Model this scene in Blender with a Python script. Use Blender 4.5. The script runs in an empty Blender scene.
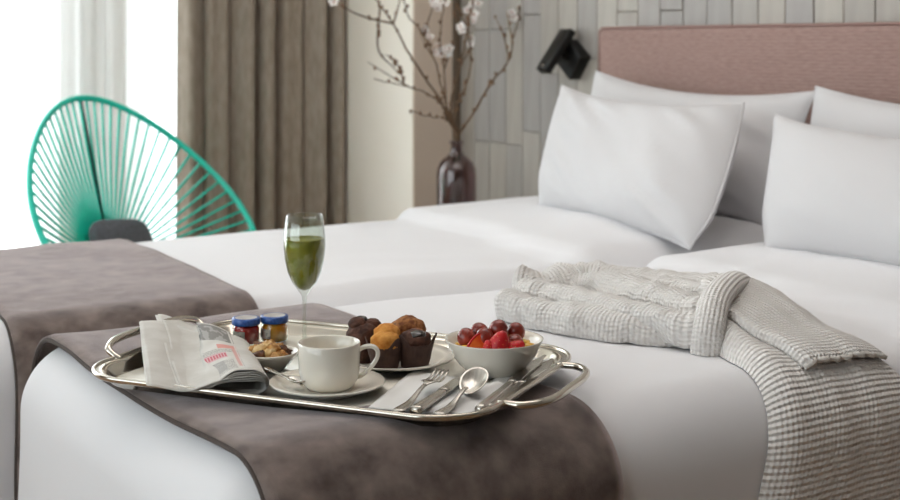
import bpy, bmesh, math, random
from mathutils import Vector, Matrix, Euler, noise
random.seed(7)
PI = math.pi
sc = bpy.context.scene
col = sc.collection

# ------------------------------------------------------------------ camera, world, lights, exposure
# world axes: +X runs from the foot of the beds to the head wall, +Y across the beds to the window, z up
F, HOR, CAMZ = 1350.0, 44.0, 1.05
TH = math.atan2(880, 1350)
CT, ST = math.cos(TH), math.sin(TH)
cam_d = bpy.data.cameras.new('camera')
cam = bpy.data.objects.new('camera', cam_d); col.objects.link(cam)
cam.location = (0, 0, CAMZ); cam.rotation_euler = (PI/2, 0, -TH)
cam_d.sensor_width = 36.0; cam_d.lens = F/900*36
cam_d.shift_y = -(250-HOR)/900
cam_d.clip_start = .05
cam_d.dof.use_dof = True; cam_d.dof.focus_distance = 1.86; cam_d.dof.aperture_fstop = 6.0
sc.camera = cam

wd = bpy.data.worlds.new('world'); sc.world = wd; wd.use_nodes = True
wd.node_tree.nodes['Background'].inputs[0].default_value = (.93, .96, 1, 1)
wd.node_tree.nodes['Background'].inputs[1].default_value = 3.0

def area(name, loc, rot, sx, sy, power, color=(1, 1, 1)):
    l = bpy.data.lights.new(name, 'AREA'); l.shape = 'RECTANGLE'; l.size = sx; l.size_y = sy
    l.energy = power; l.color = color
    o = bpy.data.objects.new(name, l); col.objects.link(o); o.location = loc; o.rotation_euler = rot
    return o
# daylight standing in the glazing of the long window, and fill through an unseen window added in the foot wall
area('daylight_window', (.6, 5.30, 1.30), (-PI/2, 0, 0), 3.8, 2.5, 120, (1.0, .975, .975))
area('foot_fill_light', (-2.75, 1.4, 1.45), (0, -PI/2, 0), 2.0, 4.2, 7, (1.0, .96, .93))
# top fill light added over the beds, with no known fitting there
area('ceiling_fill_light', (1.5, 2.1, 2.535), (0, 0, 0), 1.7, 1.7, 10, (1.0, .965, .955))

vs = sc.view_settings
vs.view_transform = 'Standard'; vs.look = 'None'; vs.gamma = 1.0; vs.use_curve_mapping = False
vs.exposure = 0.17
try:
    sc.cycles.use_denoising = True; sc.cycles.max_bounces = 10; sc.cycles.diffuse_bounces = 5
    sc.cycles.transparent_max_bounces = 16; sc.cycles.sample_clamp_indirect = 6.0
    sc.cycles.caustics_reflective = False; sc.cycles.caustics_refractive = False
except Exception: pass

# ------------------------------------------------------------------ helpers
def W(px, py, z):
    """world point at height z seen at a photo pixel"""
    Z = F*(CAMZ-z)/(py-HOR); X = (px-450)*Z/F
    return Vector((CT*X+ST*Z, -ST*X+CT*Z, z))
def smooth(a, b, x):
    t = max(0, min(1, (x-a)/(b-a))); return t*t*(3-2*t)
def lerp(a, b, t): return a+(b-a)*t
def nz(x, y, z=0.0): return noise.noise(Vector((x, y, z)))
def srgb(h):
    if isinstance(h, str):
        h = [int(h[i:i+2], 16)/255 for i in (0, 2, 4)]
    else: h = [c/255 for c in h]
    return tuple((c/12.92 if c <= .04045 else ((c+.055)/1.055)**2.4) for c in h)+(1,)

def obj(name, verts, faces, mat=None, parent=None, smoothed=True, uv=None, loc=None, rot=None):
    me = bpy.data.meshes.new(name)
    me.from_pydata([tuple(v) for v in verts], [], faces); me.update()
    if uv is not None:
        l = me.uv_layers.new(name='UVMap')
        for lp in me.loops: l.data[lp.index].uv = uv[lp.vertex_index]
    if smoothed:
        for p in me.polygons: p.use_smooth = True
    if mat: me.materials.append(mat)
    o = bpy.data.objects.new(name, me); col.objects.link(o)
    if parent: o.parent = parent
    if loc is not None: o.location = loc
    if rot is not None: o.rotation_euler = rot
    return o
def tag(o, label=None, cat=None, group=None, kind=None):
    if label: o['label'] = label
    if cat: o['category'] = cat
    if group: o['group'] = group
    if kind: o['kind'] = kind
    return o
def thing(name, label, cat, loc=(0, 0, 0), rz=0, group=None, rot=None):
    o = bpy.data.objects.new(name, None); col.objects.link(o); o.empty_display_size = .05
    o.location = loc; o.rotation_euler = rot if rot is not None else (0, 0, rz)
    return tag(o, label, cat, group)
def mod(o, kind, **kw):
    m = o.modifiers.new(kind.lower(), kind)
    for k, v in kw.items(): setattr(m, k, v)
    return o

class MB:
    """collects shapes for one mesh"""
    def __init__(s): s.v = []; s.f = []
    def add(s, v, f):
        b = len(s.v); s.v += [Vector(p) for p in v]; s.f += [tuple(i+b for i in q) for q in f]; return s
    def box(s, a, b):
        (x0, y0, z0), (x1, y1, z1) = a, b
        v = [(x, y, z) for z in (z0, z1) for y in (y0, y1) for x in (x0, x1)]
        return s.add(v, [(0, 2, 3, 1), (4, 5, 7, 6), (0, 1, 5, 4), (2, 6, 7, 3), (0, 4, 6, 2), (1, 3, 7, 5)])
    def tube(s, pts, r, n=8, closed=False, cap=True):
        pts = [Vector(p) for p in pts]; N = len(pts); v = []; f = []
        up = None
        for i, p in enumerate(pts):
            if closed: t = (pts[(i+1) % N]-pts[i-1])
            else: t = pts[min(i+1, N-1)]-pts[max(i-1, 0)]
            t.normalize()
            if up is None:
                up = t.orthogonal().normalized()
            up = (up-t*up.dot(t)).normalized(); w = t.cross(up)
            rr = r(i/(N-1)) if callable(r) else (r[i] if isinstance(r, (list, tuple)) else r)
            for k in range(n):
                a = 2*PI*k/n; v.append(p+(up*math.cos(a)+w*math.sin(a))*rr)
        for i in range(N if closed else N-1):
            j = (i+1) % N
            for k in range(n):
                f.append((i*n+k, i*n+(k+1) % n, j*n+(k+1) % n, j*n+k))
        if cap and not closed:
            f.append(tuple(reversed(range(n)))); f.append(tuple((N-1)*n+k for k in range(n)))
        return s.add(v, f)
    def lathe(s, prof, n=32, c=(0, 0, 0)):
        v = []; f = []; c = Vector(c); idx = []
        for (r, z) in prof:
            if r < 1e-6: idx.append([len(v)]); v.append(c+Vector((0, 0, z)))
            else:
                idx.append(list(range(len(v), len(v)+n)))
                v += [c+Vector((r*math.cos(2*PI*k/n), r*math.sin(2*PI*k/n), z)) for k in range(n)]
        for a, b in zip(idx, idx[1:]):
            for k in range(n):
                k2 = (k+1) % n
                if len(a) == 1 and len(b) == 1: continue
                if len(a) == 1: f.append((a[0], b[k2], b[k]))
                elif len(b) == 1: f.append((a[k], a[k2], b[0]))
                else: f.append((a[k], a[k2], b[k2], b[k]))
        return s.add(v, f)
    def ball(s, c, r, seg=12, rings=8, fn=None, scale=(1, 1, 1)):
        c = Vector(c); v = [c+Vector((0, 0, -r*scale[2]))]; f = []
        for i in range(1, rings):
            a = PI*i/rings-PI/2
            for k in range(seg):
                b = 2*PI*k/seg
                d = Vector((math.cos(a)*math.cos(b), math.cos(a)*math.sin(b), math.sin(a)))
                m = fn(d) if fn else 1
                v.append(c+Vector((d.x*scale[0], d.y*scale[1], d.z*scale[2]))*r*m)
        v.append(c+Vector((0, 0, r*scale[2]))); T = len(v)-1
        for k in range(seg):
            k2 = (k+1) % seg
            f.append((0, 1+k2, 1+k)); f.append((T, T-seg+k, T-seg+k2))
            for i in range(rings-2):
                a = 1+i*seg; f.append((a+k, a+k2, a+seg+k2, a+seg+k))
        return s.add(v, f)
    def build(s, name, mat, parent=None, smoothed=True, **k):
        return obj(name, s.v, s.f, mat, parent, smoothed, **k)

def grid(fn, nu, nv, closed_u=False, closed_v=False):
    """fn(s,t) -> (point, uv)"""
    v = []; uv = []; f = []
    for i in range(nu):
        for j in range(nv):
            s = i/(nu if closed_u else nu-1); t = j/(nv if closed_v else nv-1)
            p, q = fn(s, t); v.append(p); uv.append(q)
    for i in range(nu if closed_u else nu-1):
        for j in range(nv if closed_v else nv-1):
            a = i*nv+j; b = ((i+1) % nu)*nv+j; c = ((i+1) % nu)*nv+(j+1) % nv; d = i*nv+(j+1) % nv
            f.append((a, b, c, d))
    return v, f, uv
def arc_uv(v, nu, nv):
    uv = [None]*(nu*nv)
    for i in range(nu):
        acc = 0
        for j in range(nv):
            if j: acc += (v[i*nv+j]-v[i*nv+j-1]).length
            uv[i*nv+j] = [0, acc]
    acc = 0; m = nv//2
    for i in range(nu):
        if i: acc += (v[i*nv+m]-v[(i-1)*nv+m]).length
        for j in range(nv): uv[i*nv+j][0] = acc
    return uv
def bevel_box(name, a, b, r, mat, parent=None, seg=2, **k):
    o = MB().box(a, b).build(name, mat, parent, True, **k)
    mod(o, 'BEVEL', width=r, segments=seg, limit_method='NONE')
    return o
def catmull(pts, n):
    P = [Vector(p) for p in pts]; P = [P[0]*2-P[1]]+P+[P[-1]*2-P[-2]]; out = []
    m = len(P)-3
    for i in range(n):
        u = i/(n-1)*m; k = min(int(u), m-1); t = u-k
        a, b, c, d = P[k:k+4]
        out.append(.5*((2*b)+(c-a)*t+(2*a-5*b+4*c-d)*t*t+(3*b-a-3*c+d)*t*t*t))
    return out
def rrect(hx, hy, r, n=10):
    pts = []
    for (cx, cy, a0) in ((hx-r, hy-r, 0), (-hx+r, hy-r, PI/2), (-hx+r, -hy+r, PI), (hx-r, -hy+r, 3*PI/2)):
        for k in range(n+1):
            a = a0+PI/2*k/n; pts.append((cx+r*math.cos(a), cy+r*math.sin(a)))
    return pts
def loops_mesh(loops, cap_first=False, cap_last=False):
    n = len(loops[0]); v = [p for l in loops for p in l]; f = []
    for i in range(len(loops)-1):
        for k in range(n): f.append((i*n+k, i*n+(k+1) % n, (i+1)*n+(k+1) % n, (i+1)*n+k))
    if cap_first: f.append(tuple(reversed(range(n))))
    if cap_last: f.append(tuple((len(loops)-1)*n+k for k in range(n)))
    return v, f

# ------------------------------------------------------------------ materials
def mat(name, color, rough=.5, metal=0, color2=None, scale=20, detail=3, bump=0, bscale=None, bdist=.002,
        coat=0, sheen=0, trans=0, ior=1.45, sss=0, ramp=(.35, .65), stretch=None, spec=.5, sheen_tint=None):
    m = bpy.data.materials.new(name); m.use_nodes = True
    nt = m.node_tree; N = nt.nodes; L = nt.links; b = N['Principled BSDF']
    c1 = srgb(color); b.inputs['Base Color'].default_value = c1
    b.inputs['Roughness'].default_value = rough; b.inputs['Metallic'].default_value = metal
    b.inputs['Coat Weight'].default_value = coat; b.inputs['Sheen Weight'].default_value = sheen
    b.inputs['Transmission Weight'].default_value = trans; b.inputs['IOR'].default_value = ior
    b.inputs['Specular IOR Level'].default_value = spec
    if sheen: b.inputs['Sheen Roughness'].default_value = .38
    if sheen_tint: b.inputs['Sheen Tint'].default_value = srgb(sheen_tint)
    if sss:
        b.inputs['Subsurface Weight'].default_value = sss; b.inputs['Subsurface Radius'].default_value = (.01, .006, .004)
    if color2 or bump:
        tc = N.new('ShaderNodeTexCoord'); mp = N.new('ShaderNodeMapping'); L.new(tc.outputs['Object'], mp.inputs[0])
        if stretch: mp.inputs['Scale'].default_value = stretch
    if color2:
        n = N.new('ShaderNodeTexNoise'); n.inputs['Scale'].default_value = scale; n.inputs['Detail'].default_value = detail
        L.new(mp.outputs[0], n.inputs['Vector'])
        r = N.new('ShaderNodeValToRGB'); r.color_ramp.elements[0].position, r.color_ramp.elements[1].position = ramp
        r.color_ramp.elements[0].color = c1; r.color_ramp.elements[1].color = srgb(color2)
        L.new(n.outputs['Fac'], r.inputs[0]); L.new(r.outputs[0], b.inputs['Base Color'])
    if bump:
        n = N.new('ShaderNodeTexNoise'); n.inputs['Scale'].default_value = bscale or scale; n.inputs['Detail'].default_value = 4
        L.new(mp.outputs[0], n.inputs['Vector'])
        bp = N.new('ShaderNodeBump'); bp.inputs['Strength'].default_value = bump; bp.inputs['Distance'].default_value = bdist
        L.new(n.outputs['Fac'], bp.inputs['Height']); L.new(bp.outputs[0], b.inputs['Normal'])
    return m
def thin_glass(name, tint=(255, 255, 255), refl=1.0, rough=.02):
    m = bpy.data.materials.new(name); m.use_nodes = True
    nt = m.node_tree; N = nt.nodes; L = nt.links; N.remove(N['Principled BSDF'])
    t = N.new('ShaderNodeBsdfTransparent'); t.inputs[0].default_value = srgb(tint)
    g = N.new('ShaderNodeBsdfGlossy'); g.inputs['Roughness'].default_value = rough
    # Schlick reflectance, the same on both faces of the thin wall
    lw = N.new('ShaderNodeLayerWeight'); lw.inputs['Blend'].default_value = .5
    pw = N.new('ShaderNodeMath'); pw.operation = 'POWER'; pw.inputs[1].default_value = 3.0; L.new(lw.outputs['Facing'], pw.inputs[0])
    mu = N.new('ShaderNodeMath'); mu.operation = 'MULTIPLY_ADD'; mu.inputs[1].default_value = .75*min(1, refl); mu.inputs[2].default_value = .035*refl; L.new(pw.outputs[0], mu.inputs[0])
    mx = N.new('ShaderNodeMixShader'); L.new(mu.outputs[0], mx.inputs[0]); L.new(t.outputs[0], mx.inputs[1]); L.new(g.outputs[0], mx.inputs[2])
    L.new(mx.outputs[0], N['Material Output'].inputs[0]); return m
def weave(name, color, color2, scale_u=900, scale_v=900, strength=.3, rough=.9, sheen=.0, cscale=60, dist=.0006, stretch=(1, 1, 1), band=.12):
    """woven cloth: crossed threads from two wave textures, uneven yarn colour"""
    m = mat(name, color, rough, sheen=sheen, color2=color2, scale=cscale, detail=6, stretch=stretch)
    nt = m.node_tree; N = nt.nodes; L = nt.links; b = N['Principled BSDF']
    tc = N.new('ShaderNodeTexCoord'); hs = []
    for ax, s in (('X', scale_u), ('Z', scale_v)):
        w = N.new('ShaderNodeTexWave'); w.bands_direction = ax; w.inputs['Scale'].default_value = s/20
        w.inputs['Distortion'].default_value = 1.5; w.inputs['Detail'].default_value = 2; w.inputs['Detail Scale'].default_value = 2
        L.new(tc.outputs['Object'], w.inputs['Vector']); hs.append(w)
    a = N.new('ShaderNodeMath'); a.operation = 'ADD'; L.new(hs[0].outputs['Fac'], a.inputs[0]); L.new(hs[1].outputs['Fac'], a.inputs[1])
    bp = N.new('ShaderNodeBump'); bp.inputs['Strength'].default_value = strength; bp.inputs['Distance'].default_value = dist
    L.new(a.outputs[0], bp.inputs['Height']); L.new(bp.outputs[0], b.inputs['Normal'])
    return m

M = {}
M['linen'] = mat('white_cotton', 'e2e1e3', .85, bump=.12, bscale=60, bdist=.002, sheen=.15, spec=.25)
M['pillow'] = mat('pillow_cotton', 'cdcbcc', .85, bump=.1, bscale=45, bdist=.002, sheen=.15, spec=.25)
M['hem'] = mat('taupe_hem', '4e4541', .9, bump=.4, bscale=500, sheen=.2, spec=.1)
M['runner'] = mat('taupe_chenille', '554a46', .92, color2='8b7d76', scale=24, detail=10, ramp=(.30, .72), bump=.5, bscale=750, bdist=.0016, sheen=1.0, sheen_tint='ded2d2', spec=.1)
M['headboard'] = weave('rose_linen', '90756e', 'a1867e', 700, 700, .5, .92, .2, 40, .001, (1, 1, 8))
M['piping'] = mat('rose_piping', '94766f', .9, bump=.3, bscale=300)
M['curtain'] = weave('taupe_curtain', '94887a', 'a3978a', 900, 500, .3, .9, .1, 30, .0006, (2, 2, .6))
M['wall'] = mat('cream_paint', 'f3ecdf', .85, color2='f5efe4', scale=3, bump=.05, bscale=120)
M['ceiling'] = mat('white_paint', 'eceae6', .9, color2='efedea', scale=3)
M['taupe_wall'] = mat('taupe_paint', '82756b', .9, color2='8a7d73', scale=3, bump=.05, bscale=120)
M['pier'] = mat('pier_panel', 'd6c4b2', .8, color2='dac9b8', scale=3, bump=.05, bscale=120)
M['floor'] = mat('oak_floor', '8d6d4e', .5, color2='7a5b3f', scale=4, stretch=(1, 8, 1), detail=6)
M['grout'] = mat('grout', '98938c', .9, bump=.2, bscale=200)
M['bronze'] = mat('dark_bronze', '6a5c4e', .6, .1, bump=.05, bscale=80)
M['black'] = mat('black_metal', '121212', .42, .2, bump=.03, bscale=300)
M['glass_win'] = thin_glass('window_glass', (248, 252, 252), .8)
M['frame_white'] = mat('white_frame', 'e6e4e0', .5, bump=.02)
M['teal'] = mat('teal_enamel', '1cc8b0', .35, coat=.3, bump=.02, bscale=200)
M['cord'] = mat('teal_cord', '1fcab2', .35, coat=.2, bump=.03, bscale=300, sss=0)
M['cush'] = mat('grey_cushion', '55565a', .95, color2='63646a', scale=90, bump=.4, bscale=400)
M['silver'] = mat('silver_plate', 'd9d3c8', .14, 1, color2='cfc8ba', scale=9, bump=.02, bscale=60)
M['silver_floor'] = mat('silver_tray_floor', 'efece5', .5, 1, color2='dedacf', scale=14, detail=6, bump=.03, bscale=90)
M['steel'] = mat('brushed_steel', 'cfcac2', .26, 1, color2='bdb8b0', scale=40, stretch=(1, 8, 1), bump=.03, bscale=200)
M['china'] = mat('white_china', 'e6e0d4', .18, coat=.6, bump=.01, bscale=20, sss=.05)
M['napkin'] = mat('white_napkin', 'e8e6e3', .9, bump=.25, bscale=700, bdist=.0006)
M['glass'] = thin_glass('clear_glass', (246, 249, 246), 1.8)
M['jar_glass'] = thin_glass('jar_glass', (250, 252, 250), .7)
M['juice'] = mat('green_juice', '85870f', .35, color2='a5a12b', scale=60, detail=6, coat=.5, sss=.25)
M['jam_red'] = mat('red_jam', 'b81420', .2, color2='d8302a', scale=60, coat=.6, sss=.2)
M['jam_org'] = mat('orange_jam', 'ee8a0c', .2, color2='fcae2c', scale=60, coat=.6, sss=.2)
M['lid'] = mat('blue_lid', '2b4f93', .4, .1, color2='3d66ad', scale=220, detail=2, ramp=(.45, .55), coat=.3)
M['lid_top'] = mat('lid_disc', 'c9c4c0', .35, .2, color2='e8e4df', scale=70, coat=.3)
M['paperlabel'] = mat('paper_label', 'd9d2c4', .8, color2='9a948a', scale=160, detail=2, ramp=(.52, .62), stretch=(1, 1, 2))
M['cake'] = mat('golden_cake', 'bf7426', .8, color2='e3a552', scale=70, detail=6, bump=.7, bscale=130, bdist=.003)
M['choc'] = mat('chocolate_cake', '3a2016', .75, color2='5e3a2a', scale=90, detail=6, bump=.9, bscale=120, bdist=.004)
M['crumb'] = mat('brown_crumb', '6d3a1c', .85, color2='a9713f', scale=120, detail=6, bump=1, bscale=170, bdist=.004)
M['glaze'] = mat('chocolate_glaze', '1d100c', .25, coat=.7, bump=.3, bscale=90)
M['wrapper'] = mat('brown_paper', '46312a', .75, color2='574038', scale=60, bump=.3, bscale=150)
M['grape'] = mat('red_grape', '641612', .3, color2='a0402f', scale=45, detail=4, coat=.3, sss=.2, bump=.05, bscale=90)
M['straw'] = mat('strawberry', 'a80a16', .45, color2='c4141c', scale=50, coat=.05, bump=.25, bscale=240, bdist=.002)
M['straw_cut'] = mat('strawberry_flesh', 'e0421c', .45, color2='f5853a', scale=55)
M['seed'] = mat('pale_seed', 'd7b35a', .5, bump=.02)
M['mango'] = mat('yellow_fruit', 'e0a81c', .35, color2='f2d04e', scale=70, coat=.4, sss=.25, bump=.2, bscale=120)
M['nut'] = mat('golden_nut', '9c5f22', .5, color2='d9a862', scale=110, detail=5, bump=.5, bscale=200, bdist=.002, coat=.2)
M['nut2'] = mat('dark_nut', '3f2012', .5, color2='734522', scale=110, detail=5, bump=.6, bscale=200, bdist=.002, coat=.2)
M['nut3'] = mat('pale_nut', 'd3a868', .55, color2='e6c893', scale=90, detail=5, bump=.4, bscale=200, coat=.1)
M['twig'] = mat('brown_twig', '5d4937', .85, color2='7b634d', scale=60, bump=.5, bscale=180)
M['petal'] = mat('blossom_petal', 'efe8e4', .7, color2='f7f4f1', scale=90, sss=.1)
M['pistil'] = mat('blossom_centre', 'a66f52', .7, bump=.05)
M['bud'] = mat('brown_bud', '6a4d3a', .8, color2='8a6d52', scale=80, bump=.2)
M['vase'] = thin_glass('plum_glass', (214, 199, 200), 2.2)
M['vase_base'] = mat('plum_glass_base', '3d2a2c', .2, coat=.5, bump=.02)
M['darkwood'] = mat('dark_wood', '4a382c', .5, color2='5a4536', scale=8, stretch=(1, 6, 1), bump=.1)

def tile_mat():
    m = mat('glazed_tile', 'aaa59d', .45, coat=.15, bump=.06, bscale=30)
    nt = m.node_tree; N = nt.nodes; L = nt.links; b = N['Principled BSDF']
    oi = N.new('ShaderNodeObjectInfo'); r = N.new('ShaderNodeValToRGB'); e = r.color_ramp.elements
    e[0].color = srgb('96918c'); e[1].color = srgb('aaa49a')
    for p, c in ((.3, '9b9692'), (.55, '9e9890'), (.78, 'a39c93')):
        q = e.new(p); q.color = srgb(c)
    L.new(oi.outputs['Random'], r.inputs[0])
    tc = N.new('ShaderNodeTexCoord'); n = N.new('ShaderNodeTexNoise'); n.inputs['Scale'].default_value = 9; n.inputs['Detail'].default_value = 6
    mp = N.new('ShaderNodeMapping'); mp.inputs['Scale'].default_value = (1, 3, .4); L.new(tc.outputs['Object'], mp.inputs[0]); L.new(mp.outputs[0], n.inputs['Vector'])
    mx = N.new('ShaderNodeMixRGB'); mx.blend_type = 'OVERLAY'; mx.inputs[0].default_value = .18
    L.new(r.outputs[0], mx.inputs[1]); L.new(n.outputs['Fac'], mx.inputs[2]); L.new(mx.outputs[0], b.inputs['Base Color'])
    return m
M['tile'] = tile_mat()

def waffle_mat(name, cell_u, cell_v, wu=1.0, wv=1.0, depth=.0035):
    """waffle-knit cotton: rows of small pockets, on the cloth's own UV laid out in metres"""
    m = mat(name, 'ebe7e3', .95, sheen=.3, spec=.15)
    nt = m.node_tree; N = nt.nodes; L = nt.links; b = N['Principled BSDF']
    uv = N.new('ShaderNodeUVMap'); uv.uv_map = 'UVMap'
    nz_ = N.new('ShaderNodeTexNoise'); nz_.inputs['Scale'].default_value = 14; nz_.inputs['Detail'].default_value = 2
    L.new(uv.outputs[0], nz_.inputs['Vector'])
    mxv = N.new('ShaderNodeMixRGB'); mxv.blend_type = 'ADD'; mxv.inputs[0].default_value = .0015
    L.new(uv.outputs[0], mxv.inputs[1]); L.new(nz_.outputs['Color'], mxv.inputs[2])
    sp = N.new('ShaderNodeSeparateXYZ'); L.new(mxv.outputs[0], sp.inputs[0])
    def wave(out, cell):
        k = N.new('ShaderNodeMath'); k.operation = 'MULTIPLY'; k.inputs[1].default_value = 2*PI/cell; L.new(out, k.inputs[0])
        s = N.new('ShaderNodeMath'); s.operation = 'SINE'; L.new(k.outputs[0], s.inputs[0])
        return s
    a = wave(sp.outputs[0], cell_u); c = wave(sp.outputs[1], cell_v)
    ka = N.new('ShaderNodeMath'); ka.operation = 'MULTIPLY'; ka.inputs[1].default_value = wu; L.new(a.outputs[0], ka.inputs[0])
    kc = N.new('ShaderNodeMath'); kc.operation = 'MULTIPLY'; kc.inputs[1].default_value = wv; L.new(c.outputs[0], kc.inputs[0])
    ad = N.new('ShaderNodeMath'); ad.operation = 'ADD'; L.new(ka.outputs[0], ad.inputs[0]); L.new(kc.outputs[0], ad.inputs[1])
    bp = N.new('ShaderNodeBump'); bp.inputs['Strength'].default_value = 1.0; bp.inputs['Distance'].default_value = depth
    L.new(ad.outputs[0], bp.inputs['Height']); L.new(bp.outputs[0], b.inputs['Normal'])
    return m
M['waffle'] = waffle_mat('waffle_cotton', .0074, .0074, 1, 1, .0010)
M['waffle_rib'] = waffle_mat('waffle_cotton_ribbed', .0085, .0092, .4, 1.0, .0014)
M['waffle_edge'] = mat('waffle_hem', 'd9d5cf', .95, bump=.5, bscale=500, sheen=.3, spec=.15)

def sheer_mat():
    m = bpy.data.materials.new('white_voile'); m.use_nodes = True
    nt = m.node_tree; N = nt.nodes; L = nt.links; N.remove(N['Principled BSDF'])
    t = N.new('ShaderNodeBsdfTransparent'); t.inputs[0].default_value = (1, 1, 1, 1)
    d = N.new('ShaderNodeBsdfDiffuse'); d.inputs[0].default_value = (.9, .9, .9, 1)
    tr = N.new('ShaderNodeBsdfTranslucent'); tr.inputs[0].default_value = (.92, .92, .92, 1)
    a = N.new('ShaderNodeMixShader'); a.inputs[0].default_value = .6; L.new(d.outputs[0], a.inputs[1]); L.new(tr.outputs[0], a.inputs[2])
    w = N.new('ShaderNodeTexWave'); w.inputs['Scale'].default_value = 120; tc = N.new('ShaderNodeTexCoord'); L.new(tc.outputs['Object'], w.inputs[0])
    mr = N.new('ShaderNodeMapRange'); mr.inputs['To Min'].default_value = .70; mr.inputs['To Max'].default_value = .78; L.new(w.outputs['Fac'], mr.inputs[0])
    b = N.new('ShaderNodeMixShader'); L.new(mr.outputs[0], b.inputs[0]); L.new(t.outputs[0], b.inputs[1]); L.new(a.outputs[0], b.inputs[2])
    L.new(b.outputs[0], N['Material Output'].inputs[0]); return m
M['sheer'] = sheer_mat()

e_right = Vector((CT, -ST, 0)); e_fwd = Vector((ST, CT, 0))
# ------------------------------------------------------------------ the room
XH = 2.752          # face of the tiled head wall
PY, JX = 4.165, 2.553   # pier face, window reveal
def struct(o): o['kind'] = 'structure'; return o
struct(MB().box((-2.9, -1.5, -.1), (3.0, 5.2, 0)).build('floor', M['floor'], smoothed=False))
struct(MB().box((-2.9, -1.5, 2.6), (3.0, 5.2, 2.7)).build('ceiling', M['ceiling'], smoothed=False))
wall_head = struct(MB().box((XH+.012, -1.5, 0), (XH+.15, PY+.01, 2.6)).build('wall_head', M['grout'], smoothed=False))
struct(MB().box((JX, PY, 0), (XH+.15, 5.2, 2.6)).build('wall_pier', M['wall'], smoothed=False))
struct(MB().box((-2.9, -1.6, 0), (3.0, -1.5, 2.6)).build('wall_near', M['taupe_wall'], smoothed=False))
wf = MB().box((-2.7, -1.5, 0), (-2.6, -.7, 2.6)).box((-2.7, 3.5, 0), (-2.6, 5.2, 2.6)).box((-2.7, -.7, 0), (-2.6, 3.5, .4)).box((-2.7, -.7, 2.5), (-2.6, 3.5, 2.6))
struct(wf.build('wall_foot', M['taupe_wall'], smoothed=False))
struct(MB().box((-1.4, 5.1, 2.45), (JX, 5.2, 2.6)).box((-1.4, 5.1, 0), (JX, 5.2, .08)).box((-2.6, 5.1, 0), (-1.4, 5.2, 2.6)).build('wall_window', M['wall'], smoothed=False))
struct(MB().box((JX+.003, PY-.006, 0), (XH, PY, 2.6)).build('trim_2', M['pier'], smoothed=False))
# dark corner profile between pier and tiles
struct(bevel_box('trim_1', (XH-.032, PY-.018, 0), (XH+.0, PY-.006, 2.6), .003, M['bronze']))
# tiles: upright plank tiles in columns, each with its own height offset
tw, tl, gap = .1, .40, .0018
tmesh = {}
def tile_mesh(w, l):
    k = (round(w, 4), round(l, 3))
    if k not in tmesh:
        b = MB(); h = .012; e = .0025
        v, f = loops_mesh([[Vector((0, y, z)) for (y, z) in rrect_pts] for rrect_pts in [[(w/2, -l/2), (w/2, l/2), (-w/2, l/2), (-w/2, -l/2)]]])
        lo = [(w/2, -l/2), (w/2, l/2), (-w/2, l/2), (-w/2, -l/2)]
        li = [(a*(1-2*e/w), c*(1-2*e/l)) for a, c in lo]
        v, f = loops_mesh([[Vector((h, a, c)) for a, c in lo], [Vector((e, a, c)) for a, c in lo], [Vector((0, a, c)) for a, c in li]], False, True)
        me = bpy.data.meshes.new('tile'); me.from_pydata([tuple(p) for p in v], [], f); me.materials.append(M['tile'])
        tmesh[k] = me
    return tmesh[k]
rest = MB()
c = 0; y = PY-.002
while y > -1.4:
    off = random.choice([0, .1, .2, .3, .15, .05, .25])
    z = -off
    while z < 2.6:
        z0, z1 = max(z, 0), min(z+tl, 2.6)
        if z1-z0 > .02:
            l = z1-z0-gap; pos = (XH+random.uniform(-.0012, .0012), y-tw/2, (z0+z1)/2)
            if y > 1.35 and z1 > .3:
                o = bpy.data.objects.new('tile', tile_mesh(tw-gap, l)); col.objects.link(o)
                o.parent = wall_head; o.location = pos
            else:
                rest.box((XH, y-tw+gap/2, z0+gap/2), (XH+.011, y-gap/2, z1-gap/2))
        z += tl
    y -= tw
tag(rest.build('tile_field', M['tile'], wall_head, False), kind='stuff')

# window: frame, mullions, panes behind the voile
win = struct(MB().box((-1.4, 5.10, 2.40), (JX, 5.16, 2.45)).box((-1.4, 5.10, .08), (JX, 5.16, .13)).build('window_1', M['frame_white'], smoothed=False))
posts = [(-1.4, .05), (.1, .06), (1.50, .36), (2.50, .05)]
for px_, w_ in posts:
    MB().box((px_, 5.09 if w_ < .3 else 5.055, .13), (px_+w_, 5.17, 2.40)).build('mullion', M['frame_white'], win, False)
for (a, b) in zip(posts, posts[1:]):
    MB().box((a[0]+a[1], 5.125, .13), (b[0], 5.131, 2.40)).build('pane', M['glass_win'], win, False)
fill_win = struct(MB().box((-2.7, -.7, .40), (-2.64, 3.5, .45)).box((-2.7, -.7, 2.45), (-2.64, 3.5, 2.5)).build('fill_window', M['frame_white'], smoothed=False))  # unseen window, added so fill light can enter from the foot side
for a in (-.7, .683, 2.067, 3.45): MB().box((-2.7, a, .45), (-2.64, a+.05, 2.45)).build('mullion', M['frame_white'], fill_win, False)
for a in (-.65, .733, 2.117): MB().box((-2.672, a, .45), (-2.666, a+1.333, 2.45)).build('pane', M['glass_win'], fill_win, False)

t = thing('fill_lamp', 'flat square white fill panel added out of view above the twin beds', 'fill lamp', (1.5, 2.1, 2.54))  # unseen glowing panel, added to brighten the bed tops
lampm = mat('fill_diffuser', 'f4f0ea', .6, bump=.01); lampm.node_tree.nodes['Principled BSDF'].inputs['Emission Color'].default_value = (1, .95, .9, 1); lampm.node_tree.nodes['Principled BSDF'].inputs['Emission Strength'].default_value = .6
MB().box((-.88, -.88, .0), (.88, .88, .012)).build('diffuser', lampm, t, False)
bevel_box('housing', (-.9, -.9, .012), (.9, .9, .058), .006, M['frame_white'], t)
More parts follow.
